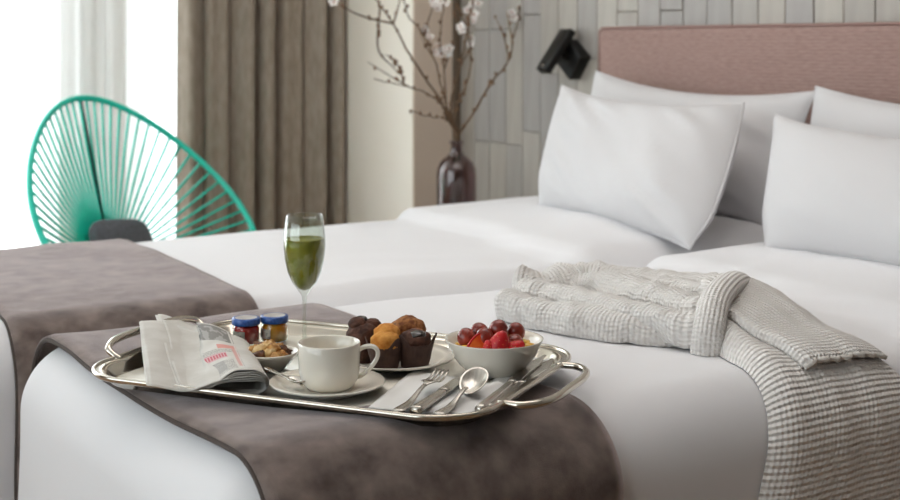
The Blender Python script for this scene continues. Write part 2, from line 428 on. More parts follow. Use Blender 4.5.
# voile and curtain
def drape(name, x0, x1, yc, amp, folds, z0, z1, material, label, cat, seed=0, n=240, bulk=0):
    def fn(s, t):
        x = lerp(x0, x1, s); z = lerp(z1, z0, t)
        ph = folds*2*PI*(s+.05*nz(s*3, seed))+.5*nz(s*5, t*.8, seed)
        a = amp*(.65+.35*nz(s*folds*.7, 3+seed)+.0)*(1+.25*t)
        y_ = yc+a*math.sin(ph)+.35*a*math.sin(2.3*ph+1+t)+.008*nz(s*14, t*2, seed+4)
        x_ = x+.3*amp*math.cos(ph)+bulk*nz(t*1.6, 1.0, seed)*(s-.5)
        return Vector((x_, y_, z)), (s*(x1-x0), t*(z1-z0))
    v, f, uv = grid(fn, n, 24)
    return tag(obj(name, v, f, material, uv=uv), label, cat)
drape('sheer_curtain', -1.5, 2.50, 4.97, .022, 42, .02, 2.58, M['sheer'], 'sheer white voile curtain across the bright window behind the chair', 'curtain', 1, 420)
cur = drape('curtain', 1.86, 2.545, 4.70, .052, 7, .02, 2.58, M['curtain'], 'heavy taupe curtain hanging in folds between window and cream wall', 'curtain', 5, 260)
mod(cur, 'SOLIDIFY', thickness=.004)
tag(MB().tube([(-1.6, 4.83, 2.585), (2.54, 4.83, 2.585)], .012, 8).build('curtain_rail', M['frame_white']), 'white curtain rail along the ceiling above the window', 'curtain rail')

# ------------------------------------------------------------------ beds, duvets, runners
ZT, RB = .57, .105
BX0, BX1 = .60, 2.655
FOOT = {'near': .60, 'far': .45}
BEDS = {'near': (1.335, 2.25), 'far': (2.28, 3.27)}
def disp(bed, x, y, z, top=True):
    sd = 3.1 if bed == 'near' else 9.7
    d = .013*nz(x*1.9, y*2.1, sd)+.004*nz(x*5+sd, y*4.5, z*4)
    w = nz(x*2.2+sd, y*7, z*3)
    d += .004*(1-abs(w)*2)*smooth(.9, 1.6, x)
    y0, y1 = BEDS[bed]
    if z > .5:
        tx = 1.86+.05*((y-y0)/(y1-y0)-.3)*2+.03*nz(y*4, sd)
        d += .030*smooth(tx, tx+.045, x)+.02*smooth(tx, tx+.35, x)*math.sin(PI*max(0, min(1, (y-y0)/(y1-y0))))
    return d
def round_map(p, bx):
    (x0, x1), (y0, y1), (z0, z1) = bx
    q = Vector((max(x0+RB, min(x1-RB, p.x)), max(y0+RB, min(y1-RB, p.y)), max(z0, min(z1-RB, p.z))))
    d = p-q
    n = d.normalized() if d.length > 1e-9 else Vector((0, 0, 1))
    return q+n*RB, n
def dens(a, b, r, nm, ne=7):
    e = [r*(1-math.tan(PI/4*(1-i/ne))) for i in range(ne)]
    return [a+v for v in e]+[lerp(a+r, b-r, i/nm) for i in range(nm+1)]+[b-v for v in reversed(e)]
def make_duvet(bed, label):
    BX0 = FOOT[bed]
    y0, y1 = BEDS[bed]; bx = ((BX0, BX1), (y0, y1), (.14, ZT))
    xs = dens(BX0, BX1, RB, 76); ys = dens(y0, y1, RB, 34)
    zs = [lerp(.14, ZT-RB, i/12) for i in range(13)]+[ZT-v for v in reversed([RB*(1-math.tan(PI/4*(1-i/7))) for i in range(7)])]
    V = []; idx = {}; Fc = []
    def vid(p):
        k = (round(p.x, 5), round(p.y, 5), round(p.z, 5))
        if k not in idx:
            q, n = round_map(p, bx)
            q = q+n*disp(bed, q.x, q.y, q.z)
            if q.z < .45:      # the hanging cloth swings into soft folds
                k2 = smooth(.45, .15, q.z); a = (q.x+q.y)*14
                q = q+n*.012*k2*math.sin(a+2*nz(q.x*3, q.y*3))
            idx[k] = len(V); V.append(q)
        return idx[k]
    def face(A, B, mk):
        for a0, a1 in zip(A, A[1:]):
            for b0, b1 in zip(B, B[1:]):
                Fc.append((vid(mk(a0, b0)), vid(mk(a1, b0)), vid(mk(a1, b1)), vid(mk(a0, b1))))
    face(xs, ys, lambda a, b: Vector((a, b, ZT)))
    face(xs, zs, lambda a, b: Vector((a, y0, b)))
    face(xs, zs, lambda a, b: Vector((a, y1, b)))
    face(ys, zs, lambda a, b: Vector((BX0, a, b)))
    face(ys, zs, lambda a, b: Vector((BX1, a, b)))
    me = bpy.data.meshes.new('duvet'); me.from_pydata([tuple(v) for v in V], [], Fc)
    b = bmesh.new(); b.from_mesh(me); bmesh.ops.recalc_face_normals(b, faces=b.faces); b.to_mesh(me); b.free()
    for p in me.polygons: p.use_smooth = True
    me.materials.append(M['linen'])
    o = bpy.data.objects.new('duvet', me); col.objects.link(o)
    return tag(o, label, 'duvet')
for bed, lab, dl in (('near', 'single bed under the duvet that carries the breakfast tray', 'smooth white duvet on the bed that carries the breakfast tray'),
                     ('far', 'single bed under the white duvet beside the teal chair', 'smooth white duvet on the bed beside the teal chair')):
    BX0 = FOOT[bed]; y0, y1 = BEDS[bed]
    t = thing('bed', lab, 'bed', ((BX0+BX1)/2, (y0+y1)/2, 0), group='twin beds side by side')
    hx, hy = (BX1-BX0)/2-.05, (y1-y0)/2-.05
    bevel_box('mattress', (-hx, -hy, .30), (hx, hy, .535), .05, M['linen'], t, 3)
    bevel_box('bed_base', (-hx, -hy, .10), (hx, hy, .298), .015, M['darkwood'], t)
    for sx in (-1, 1):
        for sy in (-1, 1):
            MB().lathe([(0, 0), (.02, 0), (.028, .10), (0, .10)], 12, (sx*(hx-.1), sy*(hy-.1), 0)).build('leg', M['darkwood'], t)
    make_duvet(bed, dl)

def yz_path(bed, zb_near, zb_far, step=.02):
    """arc-length path over the bed from the near hanging edge to the far one: (y, z, ny, nz)"""
    y0, y1 = BEDS[bed]; P = []
    n = max(2, int((ZT-RB-zb_near)/step))
    for i in range(n): P.append((y0, lerp(zb_near, ZT-RB, i/n), -1, 0))
    for i in range(12):
        a = PI/2*i/12; P.append((y0+RB-RB*math.cos(a), ZT-RB+RB*math.sin(a), -math.cos(a), math.sin(a)))
    n = int((y1-y0-2*RB)/step)
    for i in range(n): P.append((lerp(y0+RB, y1-RB, i/n), ZT, 0, 1))
    for i in range(12):
        a = PI/2*i/12; P.append((y1-RB+RB*math.sin(a), ZT-RB+RB*math.cos(a), math.sin(a), math.cos(a)))
    n = max(2, int((ZT-RB-zb_far)/step))
    for i in range(n+1): P.append((y1, lerp(ZT-RB, zb_far, i/n), 1, 0))
    return P
def runner(bed, xa, xb, label, skew=0.0):
    P = yz_path(bed, .22, .22); N = len(P)
    y0, y1 = BEDS[bed]
    def fn(s, t):
        k = int(round(s*(N-1))); y_, z_, ny, nz_ = P[k]
        x_ = lerp(xa, xb, t)+skew*(y_-(y0+y1)/2)+.006*nz(y_*5, z_*5, t*2+7)*(1 if t in (0, 1) else .3)
        e = .5*smooth(0, .02, min(t, 1-t))+.5
        d = disp(bed, x_, y_, z_)+.007*e+.0025*nz(x_*9, y_*6, z_*5)
        return Vector((x_, y_+ny*d, z_+nz_*d)), (s, t)
    v, f, uv = grid(fn, N, 34)
    t = tag(obj('bed_runner', v, f, M['runner'], uv=uv), label, 'bed runner', 'taupe runners across the twin beds')
    mod(t, 'SOLIDIFY', thickness=.006, offset=-1)
    for tt in (.0, 1.0):
        pts = [fn(i/(N-1), tt)[0] for i in range(N)]
        MB().tube(pts, .0042, 6).build('hem', M['hem'], t)
    return t
runner('near', .642, 1.128, 'taupe woven bed runner lying under the breakfast tray')
runner('far', .655, 1.105, 'taupe woven bed runner on the bed beside the teal chair', .06)

# ------------------------------------------------------------------ headboard
hb = thing('headboard', 'wide rose linen upholstered headboard on the tiled wall behind the pillows', 'headboard', (XH-.045, 2.27, 0))
def pad_fn(hy, z0, z1, th):
    pass
HB0, HB1, HZ0, HZ1 = 1.2, 3.25, .25, 1.103
o = bevel_box('upholstered_panel', (-.045, HB0-2.27, HZ0), (.042, HB1-2.27, HZ1), .022, M['headboard'], hb, 4)
pp = [(-.036, (y_ if abs(y_) < 9 else 0), z_) for y_, z_ in rrect((HB1-HB0)/2-.004, (HZ1-HZ0)/2-.004, .02, 4)]
pp = [Vector((-.040, a[1]+(HB0+HB1)/2-2.27, a[2]+(HZ0+HZ1)/2)) for a in pp]
MB().tube(pp, .004, 6, closed=True).build('piping', M['piping'], hb)

# ------------------------------------------------------------------ pillows
def pillow(label, TL, TR, BL, BR, th, seed=0, group=None, wr=1.0, pull=0, bow=-.045):
    """corner points seen from the foot: left is the window side (+Y)"""
    TL, TR, BL, BR = (Vector(q) for q in (TL, TR, BL, BR))
    lat = ((TR-TL)+(BR-BL)).normalized(); upv = ((TL-BL)+(TR-BR)).normalized()
    nrm = lat.cross(upv).normalized()
    if nrm.x > 0: nrm = -nrm
    hw = (TR-TL).length/2; hh = (TL-BL).length/2
    n = 44; V = []; Fc = []
    def pt(s, t, side):
        a, b = s*2-1, t*2-1
        ea = (1-abs(a)**2.6); eb = (1-abs(b)**2.4)
        thick = th*.5*max(0, ea)**.55*max(0, eb)**.55
        # edges bow inward between the corners
        aw = a*(1+(bow if a > 0 else -.03)*(1-b*b)*abs(a)**3); bw = b*(1-.10*(1-a*a)*abs(b)**3)
        aw *= 1-.07*smooth(-.5, -1, b)*abs(a)**4
        u_, v_ = (aw+1)/2, (bw+1)/2
        p = BL.lerp(BR, u_).lerp(TL.lerp(TR, u_), v_)
        rid = nz(a*1.3+seed, b*1.1, seed*2.3); rid2 = nz((a+b*.8)*2.6+seed, (b-a*.6)*.9, seed+5)
        wn = (.012*rid+.011*(1-2*abs(rid2))*(.3+.7*abs(a)))*wr*smooth(-1.0, -.3, a)*max(0, min(ea, eb)*1.6 if min(ea, eb) < .6 else 1)
        # gravity: belly sags down, slight slump of the upper edge
        sag = -.02*(1-a*a)*max(0, b)**2
        p = p+upv*sag+nrm*(side*thick+(wn if side > 0 else wn*.4))
        if pull:
            k = math.exp(-((a-.78)**2)/.012)*max(0, 1-abs(b)*.8); p = p+nrm*pull*k*side*.5
        return p
    for side in (1, -1):
        base = len(V)
        for i in range(n+1):
            for j in range(n+1):
                # denser near the seams
                s = .5-.5*math.cos(PI*i/n); t = .5-.5*math.cos(PI*j/n)
                V.append(pt(s, t, side))
        for i in range(n):
            for j in range(n):
                q = (base+i*(n+1)+j, base+(i+1)*(n+1)+j, base+(i+1)*(n+1)+j+1, base+i*(n+1)+j+1)
                Fc.append(q if side > 0 else q[::-1])
    me = bpy.data.meshes.new('pillow'); me.from_pydata([tuple(v) for v in V], [], Fc)
    b = bmesh.new(); b.from_mesh(me); bmesh.ops.remove_doubles(b, verts=b.verts, dist=.0006); bmesh.ops.recalc_face_normals(b, faces=b.faces); b.to_mesh(me); b.free()
    for p in me.polygons: p.use_smooth = True
    me.materials.append(M['pillow'])
    o = bpy.data.objects.new('pillow', me); col.objects.link(o)
    tag(o, label, 'pillow', group)
    # sewn edge
    per = [(i/24, 0) for i in range(24)]+[(1, i/24) for i in range(24)]+[(1-i/24, 1) for i in range(24)]+[(0, 1-i/24) for i in range(24)]
    MB().tube([pt(a, b_, 0) for a, b_ in per], .0035, 6, closed=True).build('seam', M['pillow'], o)
    return o
G = 'white pillows against the headboard'
pillow('white pillow leaning on the headboard at the window side, behind another', (2.555, 3.125, .968), (2.565, 2.29, .932), (2.44, 3.12, .60), (2.44, 2.29, .60), .15, seed=1.3, group=G)
pillow('plump white pillow in front on the bed beside the window', (2.345, 3.02, .932), (2.355, 2.325, .908), (2.225, 2.99, .605), (2.075, 2.19, .595), .17, seed=4.1, group=G, wr=2.4, bow=.05)
pillow('white pillow leaning on the headboard at the right, half hidden by another', (2.55, 2.275, .945), (2.56, 1.48, .93), (2.44, 2.26, .60), (2.44, 1.48, .60), .15, seed=7.7, group=G)
pillow('plump white pillow in front at the right edge of the photo', (2.345, 2.215, .885), (2.35, 1.47, .845), (2.185, 2.115, .605), (2.10, 1.40, .60), .18, seed=11.2, group=G)

# ------------------------------------------------------------------ wall lamp
lx, ly, lz = XH, 3.455, 1.0
t = thing('reading_lamp', 'small black swivelling reading lamp on the tiled wall beside the headboard', 'lamp', (lx, ly, lz))
bevel_box('mount', (-.045, -.048, -.048), (0, .048, .048), .004, M['black'], t, rot=(math.radians(38), 0, 0))
MB().tube([(-.05, 0, .01), (-.085, .0, .03)], .012, 10).build('pivot', M['black'], t)
h = bevel_box('lamp_head', (-.080, -.036, -.012), (.080, .036, .012), .003, M['black'], t, loc=(-.078, .02, .028), rot=(0, math.radians(-55), math.radians(-8)))
bevel_box('lens', (-.07, -.028, -.0135), (-.03, .028, -.0118), .001, mat('lamp_lens', 'b9b6ae', .4, bump=.02), h)
MB().lathe([(0, .0), (.006, 0), (.006, .002), (0, .002)], 10, (-.066, .0, .012)).build('button', M['steel'], h)

# ------------------------------------------------------------------ side table, vase and branches
VX, VY, VZ0 = 2.47, 3.75, .415
t = thing('side_table', 'small round dark side table standing under the glass vase', 'side table', (VX, VY, 0))
MB().lathe([(0, .39), (.19, .39), (.20, .395), (.20, .41), (.195, VZ0), (0, VZ0)], 40).build('tabletop', M['darkwood'], t)
MB().lathe([(0, .02), (.018, .02), (.018, .39), (0, .39)], 16).build('post', M['bronze'], t)
MB().lathe([(0, 0), (.14, 0), (.14, .012), (.02, .022), (0, .022)], 32).build('foot_plate', M['bronze'], t)
vase = thing('vase', 'plum tinted glass bottle vase holding bare blossoming branches', 'vase', (VX, VY, VZ0))
prof = [(0, .001), (.060, .001), (.066, .010), (.0665, .06), (.0665, .20), (.064, .222), (.055, .243), (.040, .257), (.027, .266), (.0205, .278), (.019, .300), (.0235, .305), (.0235, .312), (.019, .314)]
inner = [(.016, .312), (.0155, .280), (.024, .264), (.037, .253), (.052, .238), (.060, .220), (.0625, .20), (.0625, .02), (.058, .014), (0, .014)]
MB().lathe(prof+inner, 40).build('bottle', M['vase'], vase)
MB().lathe([(0, .0145), (.057, .0145), (.061, .021), (.0615, .085), (0, .085)], 32).build('water', thin_glass('tinted_water', (170, 150, 150), .6), vase)

neck = Vector((VX, VY, VZ0+.30))
def VP(px, py, dx=0.0):
    """point seen at that pixel on the upright plane through the vase facing the window wall, dx metres towards the head"""
    Y = VY
    k = (px-450)/F
    yy = Y+dx
    x = (ST*yy+k*CT*yy)/(CT-k*ST)
    Z = ST*x+CT*yy
    return Vector((x, yy, CAMZ-(py-HOR)*Z/F))
def branch(main, subs, label, r0=.0055, dx=0.0, blossoms=(), budn=6, dip=True):
    b = thing('flowering_branch', label, 'branch', tuple(neck), group='blossoming branches in the glass vase')
    base = neck
    def loc(p): return p-base
    st = MB(); buds = MB(); allp = []
    foot = Vector((VX+random.uniform(-.02, .02), VY+random.uniform(-.02, .02), VZ0+.05))
    rr = random.uniform(-.006, .006); nk = Vector((VX+rr, VY-rr, VZ0+.308))
    P = [foot, nk]+[VP(x, y, dx*(i+1)/len(main)) for i, (x, y) in enumerate(main)]
    C = catmull(P, 8*len(P)); N = len(C)
    C = [c+Vector((nz(i*.55, dx*9, 1), nz(i*.55, dx*9, 5), nz(i*.55, dx*9, 8)))*.004*smooth(10, 16, i) for i, c in enumerate(C)]
    st.tube([loc(c) for c in C], lambda u: lerp(r0, .0018, u), 7); allp += C[18:]
    for sub in subs:
        S = [VP(x, y, dx+.02*i) for i, (x, y) in enumerate(sub)]
        near = min(C, key=lambda c: (c-S[0]).length); S[0] = near
        D = catmull(S, 7*len(S)); st.tube([loc(c) for c in D], lambda u: lerp(r0*.6, .0013, u), 6); allp += D[4:]
    st.build('stem', M['twig'], b)
    for k in range(budn*2):
        p = random.choice(allp); d = Vector((random.uniform(-1, 1), random.uniform(-1, 1), random.uniform(-.2, 1))).normalized()
        buds.ball(loc(p+d*.007), .0058, 7, 5, scale=(.8, .8, 1.2)); buds.tube([loc(p), loc(p+d*.006)], .0014, 5)
    if budn: tag(buds.build('bud_cluster', M['bud'], b), kind='stuff')
    for (x, y) in blossoms:
        q = VP(x, y, dx); p = min(allp, key=lambda c: (c-q).length)
        if (p-q).length > .09: p = p+(q-p)*.5
        tw_ = MB().tube([loc(p), loc(q)], .0012, 5)
        tw_.build('flower_stalk', M['twig'], b)
        for nb in range(2):
            ctr = loc(q)+Vector((random.uniform(-.014, .014), random.uniform(-.012, .012), random.uniform(-.012, .012)))
            flower(ctr, b)
    return b
def flower(c, parent):
    m = MB(); ax = Vector((random.uniform(-.8, .3), random.uniform(-1, -.3), random.uniform(-.3, .7))).normalized()
    e1 = ax.orthogonal().normalized(); e2 = ax.cross(e1); R = random.uniform(.013, .018)
    for k in range(5):
        a = 2*PI*k/5+random.uniform(-.15, .15); d = e1*math.cos(a)+e2*math.sin(a); s = ax.cross(d)
        L0 = [c+ax*.001, c+d*R*.45+s*R*.38+ax*R*.18, c+d*R*.95+s*R*.34+ax*R*.42, c+d*R*1.08+ax*R*.38, c+d*R*.95-s*R*.34+ax*R*.42, c+d*R*.45-s*R*.38+ax*R*.18]
        mid = c+d*R*.6+ax*R*.12
        m.add(L0+[mid], [(6, i, (i+1) % 6) for i in range(6)])
    o = m.build('blossom', M['petal'], parent)
    pm = MB().ball(tuple(c+ax*.003), .0035, 7, 5)
    pm.build('blossom_centre', M['pistil'], o)
branch([(448, 118), (440, 100), (413, 60), (393, 24), (378, 2), (366, -18)], [[(393, 24), (362, 16), (340, 5), (322, -8)], [(393, 24), (399, 4), (404, -20)], [(362, 16), (378, 48), (392, 66), (404, 78)]],
       'tall blossoming branch forking to the upper left above the cream wall', .006, .02, [(335, 3)], 16)
branch([(447, 118), (441, 104), (425, 93), (405, 86), (374, 79)], [[(412, 88), (390, 76), (368, 62)], [(405, 86), (398, 66), (386, 54)]],
       'low blossoming branch spreading left in front of the cream wall', .0042, -.04, [], 12)
branch([(449, 118), (444, 96), (434, 60), (424, 36), (408, 14), (402, -8)], [[(434, 60), (425, 44), (420, 30)], [(424, 36), (430, 15), (436, 2)]],
       'blossoming branch second from the left, with white flowers halfway up', .0048, .06, [(420, 28), (425, 36), (437, 6), (432, 2)], 10)
branch([(450, 118), (446, 100), (444, 70), (440, 40), (443, 10), (446, -20)], [[(442, 55), (436, 50), (434, 54)], [(444, 70), (450, 52), (452, 44)]],
       'straight upright blossoming branch in the middle of the vase', .0045, .0, [(441, 48), (436, 55), (450, 49), (444, 2)], 12)
branch([(452, 120), (452, 96), (460, 66), (466, 38), (472, 10), (474, -18)], [[(466, 38), (458, 24), (452, 12)], [(460, 66), (470, 50), (472, 44)]],
       'blossoming branch leaning slightly right, thick with flowers at its top', .005, .05, [(468, 45), (471, 40), (472, 8), (475, 2), (470, 18)], 12)
branch([(454, 122), (458, 104), (468, 80), (471, 55), (468, 30), (470, 8)], [[(468, 30), (462, 18), (458, 6)]],
       'slender bowed blossoming branch right of the middle', .0038, -.03, [(474, 16), (462, 30)], 12)
branch([(461, 132), (474, 112), (490, 84), (508, 61), (514, 36), (519, 14), (524, -15)], [[(508, 61), (503, 34), (495, 17)], [(503, 34), (509, 22), (511, 10)]],
       'blossoming branch reaching far right in front of the grey tiles', .0048, .03, [(510, 15)], 18)
branch([(449, 122), (444, 118), (430, 117), (412, 111)], [], 'short bare twig sticking out level from the vase to the left', .003, -.06, [], 3)

# ------------------------------------------------------------------ teal string chair
cc = Vector((1.498, 4.098, .557)); yaw, tilt, ra, rb, rk = -1.249, .836, .382, .426, .259
lat = Vector((-math.sin(yaw), math.cos(yaw), 0)); fw = Vector((math.cos(yaw), math.sin(yaw), 0)); zz = Vector((0, 0, 1))
upc = -fw*math.cos(tilt)+zz*math.sin(tilt); nrm = fw*math.sin(tilt)+zz*math.cos(tilt)
chair = thing('string_chair', 'teal round string lounge chair standing by the bright window', 'chair', (cc.x, cc.y, 0))
org = Vector((cc.x, cc.y, 0))
def ringpt(t): return cc+lat*(ra*math.sin(t)*(1-rk*math.cos(t)))+upc*(rb*math.cos(t))-org
MB().tube([ringpt(2*PI*i/120) for i in range(120)], .0105, 10, closed=True).build('frame_ring', M['teal'], chair)
apex = cc-nrm*.22-upc*.06-org
def lowpt(t): return apex+lat*(.05*math.sin(t))+upc*(.04*math.cos(t))
MB().tube([lowpt(2*PI*i/40) for i in range(40)], .007, 8, closed=True).build('seat_ring', M['teal'], chair)
NC = 62
for i in range(NC):
    a = 2*PI*(i+.5)/NC
    p, q = ringpt(a), lowpt(a)
    pts = []
    for k in range(5):
        u = k/4; m_ = p.lerp(q, u); pts.append(m_-nrm*.008*math.sin(PI*u))
    MB().tube(pts, .0046, 6).build('cord', M['cord'], chair)
# steel stand
for a_ in (PI*.62, PI*1.38):
    p = ringpt(a_); g = p.copy(); out = (Vector((p.x, p.y, 0))).normalized()
    g = Vector((p.x, p.y, 0))+out*.02; g.z = .008
    MB().tube([tuple(p-nrm*.012), tuple(p.lerp(g, .5)), tuple(g)], .008, 8).build('leg', M['black'], chair)
back = ringpt(0.0); foot = Vector((-fw.x*.34, -fw.y*.34, .008))
MB().tube([tuple(back-nrm*.012), tuple(apex-nrm*.02), ], .006, 8).build('back_rod', M['black'], chair)
MB().tube([tuple(apex-nrm*.02), tuple(foot)], .008, 8).build('leg', M['black'], chair)
# cushion in the seat
cl = W(124, 236, .46)
def cushion_fn(s, t):
    a = 2*PI*s; b = PI*(t-.5)
    se = lambda x, e: math.copysign(abs(x)**e, x)
    x = se(math.cos(b), .5)*se(math.cos(a), .35); y_ = se(math.cos(b), .5)*se(math.sin(a), .35); z = se(math.sin(b), .9)
    return Vector((x*.125, z*.045, y_*.13)), (s, t)
v, f, uv = grid(cushion_fn, 40, 16, closed_u=True)
cp = cc-nrm*.13-upc*.03-zz*.078+e_right*.015
tag(obj('cushion', v, f, M['cush'], loc=(cp.x, cp.y, cp.z), rot=(math.radians(-28), math.radians(6), math.radians(28)), uv=uv), 'dark grey cushion lying in the teal string chair', 'cushion')

# ------------------------------------------------------------------ robe on the near bed
def bed_top(x, y): return ZT+disp('near', x, y, ZT)
robe = thing('bathrobe', 'white waffle bathrobe thrown over the side of the near bed', 'bathrobe', (1.55, 1.55, ZT))
RO = Vector((1.55, 1.55, ZT))
S00, S01, S10, S11 = Vector((1.335, 1.93, 0)), Vector((1.505, 2.06, 0)), Vector((1.475, 1.525, 0)), Vector((1.70, 1.70, 0))
def sleeve_fn(s, t):
    bow = .03*math.sin(PI*s)
    tq = .24+.72*t
    p = S00.lerp(S10, s).lerp(S01.lerp(S11, s), tq)
    p = p+Vector((-bow*(1-tq), -bow*.2, 0))
    e = max(0, 1-abs(2*t-1)**5)**.5*max(0, 1-max(0, (1-s*14))**2)**.5
    g = lambda c, w: math.exp(-((t-c)/w)**2)
    h = .020+.030*smooth(.78, 1.0, s)+.012*g(.5, .3)
    h += .008*nz(p.x*14, p.y*9, 2.2)+.004*nz(p.x*30, p.y*24, 4)
    z = bed_top(p.x, p.y)+.002+max(.004, h)*e
    return Vector((p.x, p.y, z))-RO, (s*.56, t*.30)
v, f, uv = grid(sleeve_fn, 140, 90)
obj('sleeve', v, f, M['waffle'], robe, uv=arc_uv(v, 140, 90))
# loose folds of the sleeve, heaped side by side
def fold(pts, z, w, hgt, bumps=(), seed=0.0, uvo=0.0):
    P = catmull([W(x, y_, z+dz) for x, y_, dz in pts], 90); N_, K_ = 90, 30
    def fn(s, t):
        i = int(round(s*(N_-1))); p = P[i]
        tg = (P[min(i+1, N_-1)]-P[max(i-1, 0)]).normalized(); sd = Vector((tg.y, -tg.x, 0)).normalized(); up = Vector((0, 0, 1))
        k = max(0.0, 1-max(0, 1-s*9)**2)**.5*max(0.03, 1-max(0, 1-(1-s)*12)**2)**.5
        k = max(k, .03)
        bm = 1+sum(A_*math.exp(-((s-c_)/w_)**2) for c_, w_, A_ in bumps)+.16*nz(s*4, seed)
        a = 2*PI*t-PI/2; ca_, sa_ = math.cos(a), math.sin(a)
        ww = w*k*(1+.18*nz(s*5, seed+3)); hh = hgt*k*bm
        # leaning crest: the top of the roll shifts to one side along its length
        if sa_ < 0: ca_ = math.copysign(abs(ca_)**.3, ca_)
        q = p+sd*(ww*ca_+.35*hh*sa_*math.sin(s*5+seed))+up*(hh*math.copysign(abs(sa_)**.85, sa_))
        q = q+(sd*ca_+up*sa_)*(.0045*nz(s*16, t*5, seed)+.0025*nz(s*32, t*9, seed+1))*k
        q.z = max(q.z, bed_top(q.x, q.y)+.0015)
        return q-RO, (0, 0)
    v, f, uv = grid(fn, N_, K_, closed_v=True)
    return obj('sleeve_fold', v, f, M['waffle'], robe, uv=[(q[0]+uvo, q[1]+uvo) for q in arc_uv(v, N_, K_)])
fold([(500, 304, 0), (530, 311, 0), (575, 319, 0), (635, 327, 0), (685, 330, 0), (710, 330, .002)], .594, .034, .026, [(.08, .07, .25)], 1.7)
fold([(512, 292, .004), (545, 298, .002), (590, 306, 0), (640, 318, 0), (685, 327, 0), (708, 327, .002)], .605, .032, .026, [(.35, .12, .15)], 5.2, .003)
fold([(512, 284, .002), (535, 286, 0), (560, 287, -.004), (585, 281, .004), (625, 286, 0), (675, 291, .006), (732, 296, .016)], .616, .040, .026, [(.06, .06, .45), (.34, .07, .42)], 9.4, .005)
fold([(560, 290, -.004), (600, 289, .002), (640, 296, .006), (672, 304, .006), (698, 312, .004), (714, 314, .004)], .612, .036, .026, [(.3, .15, .15)], 3.3, .001)
fold([(540, 277, -.004), (590, 276, .0), (640, 281, .0), (690, 286, .004), (735, 291, .012)], .606, .036, .024, [(.3, .08, .25)], 13.1, .002)
# turned-back cuff: a rolled band arched over the end of the sleeve
ca, cb = Vector((1.462, 1.522, 0)), Vector((1.715, 1.690, 0))
cdir = (cb-ca).normalized(); cper = Vector((cdir.y, -cdir.x, 0))
def cuff_fn(s, t):
    a = PI*s; w = 2*PI*t-PI/2
    hgt = .086; half = (cb-ca).length/2
    ctr = (ca+cb)/2-cdir*half*math.cos(a)*(1.0)+zz*(bed_top(1.58, 1.6)+hgt*max(0, math.sin(a))**.55)
    rad = -cdir*math.cos(a)*.35+zz*math.sin(a); rad.normalize()
    th, wd = .018, .025
    p = ctr+rad*th*math.sin(w)+cper*wd*math.cos(w)+cper*.02*nz(s*3, 7)
    p.z = max(p.z, bed_top(p.x, p.y)+.001)
    return p-RO, (s*.4, t*.09)
v, f, uv = grid(cuff_fn, 60, 18, closed_v=True)
obj('cuff', v, f, M['waffle'], robe, uv=arc_uv(v, 60, 18))
# body: lies past the cuff, then falls over the near edge of the bed
Y0 = BEDS['near'][0]
bp_ = []
for i in range(22): bp_.append((lerp(1.69, Y0+RB, i/22), ZT, 0, 1))
for i in range(14):
    a = PI/2*i/14; bp_.append((Y0+RB-RB*math.sin(a), ZT-RB+RB*math.cos(a), -math.sin(a), math.cos(a)))
for i in range(24): bp_.append((Y0, lerp(ZT-RB, .16, i/23), -1, 0))
BN = len(bp_); arc = [0]
for a, b in zip(bp_, bp_[1:]): arc.append(arc[-1]+math.hypot(a[0]-b[0], a[1]-b[1]))
def edges(q):
    # left and right border of the body along the path (q = arc length)
    kl = [(0, 1.60), (.10, 1.515), (.2, 1.462), (.30, 1.432), (.40, 1.395), (.52, 1.352), (.65, 1.325), (.9, 1.30)]
    kr = [(0, 1.70), (.10, 1.715), (.22, 1.69), (.31, 1.70), (.40, 1.74), (.55, 1.80), (.9, 1.86)]
    def ip(K):
        for (a, va), (b, vb) in zip(K, K[1:]):
            if q <= b: return lerp(va, vb, smooth(a, b, q) if False else (q-a)/(b-a))
        return K[-1][1]
    return ip(kl), ip(kr)
def body_pt(k, t, lift=0.0, lo=0.0, hi=1.0):
    y_, z_, ny, nz_ = bp_[k]; q = arc[k]
    xl, xr = edges(q); tt = lerp(lo, hi, t)
    x_ = lerp(xl, xr, tt)+.004*nz(q*9, t*3, 5)
    e = max(0, 1-abs(2*tt-1)**6)**.6
    h = .017+.057*(1-smooth(.02, .30, q))
    h += .005*math.exp(-((tt-.13)/.12)**2)*smooth(.1, .3, q)
    h += .010*nz(tt*3.2, q*2.5, 3.3)+.004*nz(tt*9, q*7, 1.3)
    h *= smooth(-.06, .035, q)**.5
    d = disp('near', x_, y_, z_)+.002+(max(.006, h)+lift)*e
    return Vector((x_, y_+ny*d, z_+nz_*d))
v, f, uv = grid(lambda s, t: (body_pt(int(round(s*(BN-1))), t)-RO, (t*.3, arc[int(round(s*(BN-1)))])), BN, 50)
obj('body', v, f, M['waffle_rib'], robe, uv=[(q[1], q[0]) for q in arc_uv(v, BN, 50)])
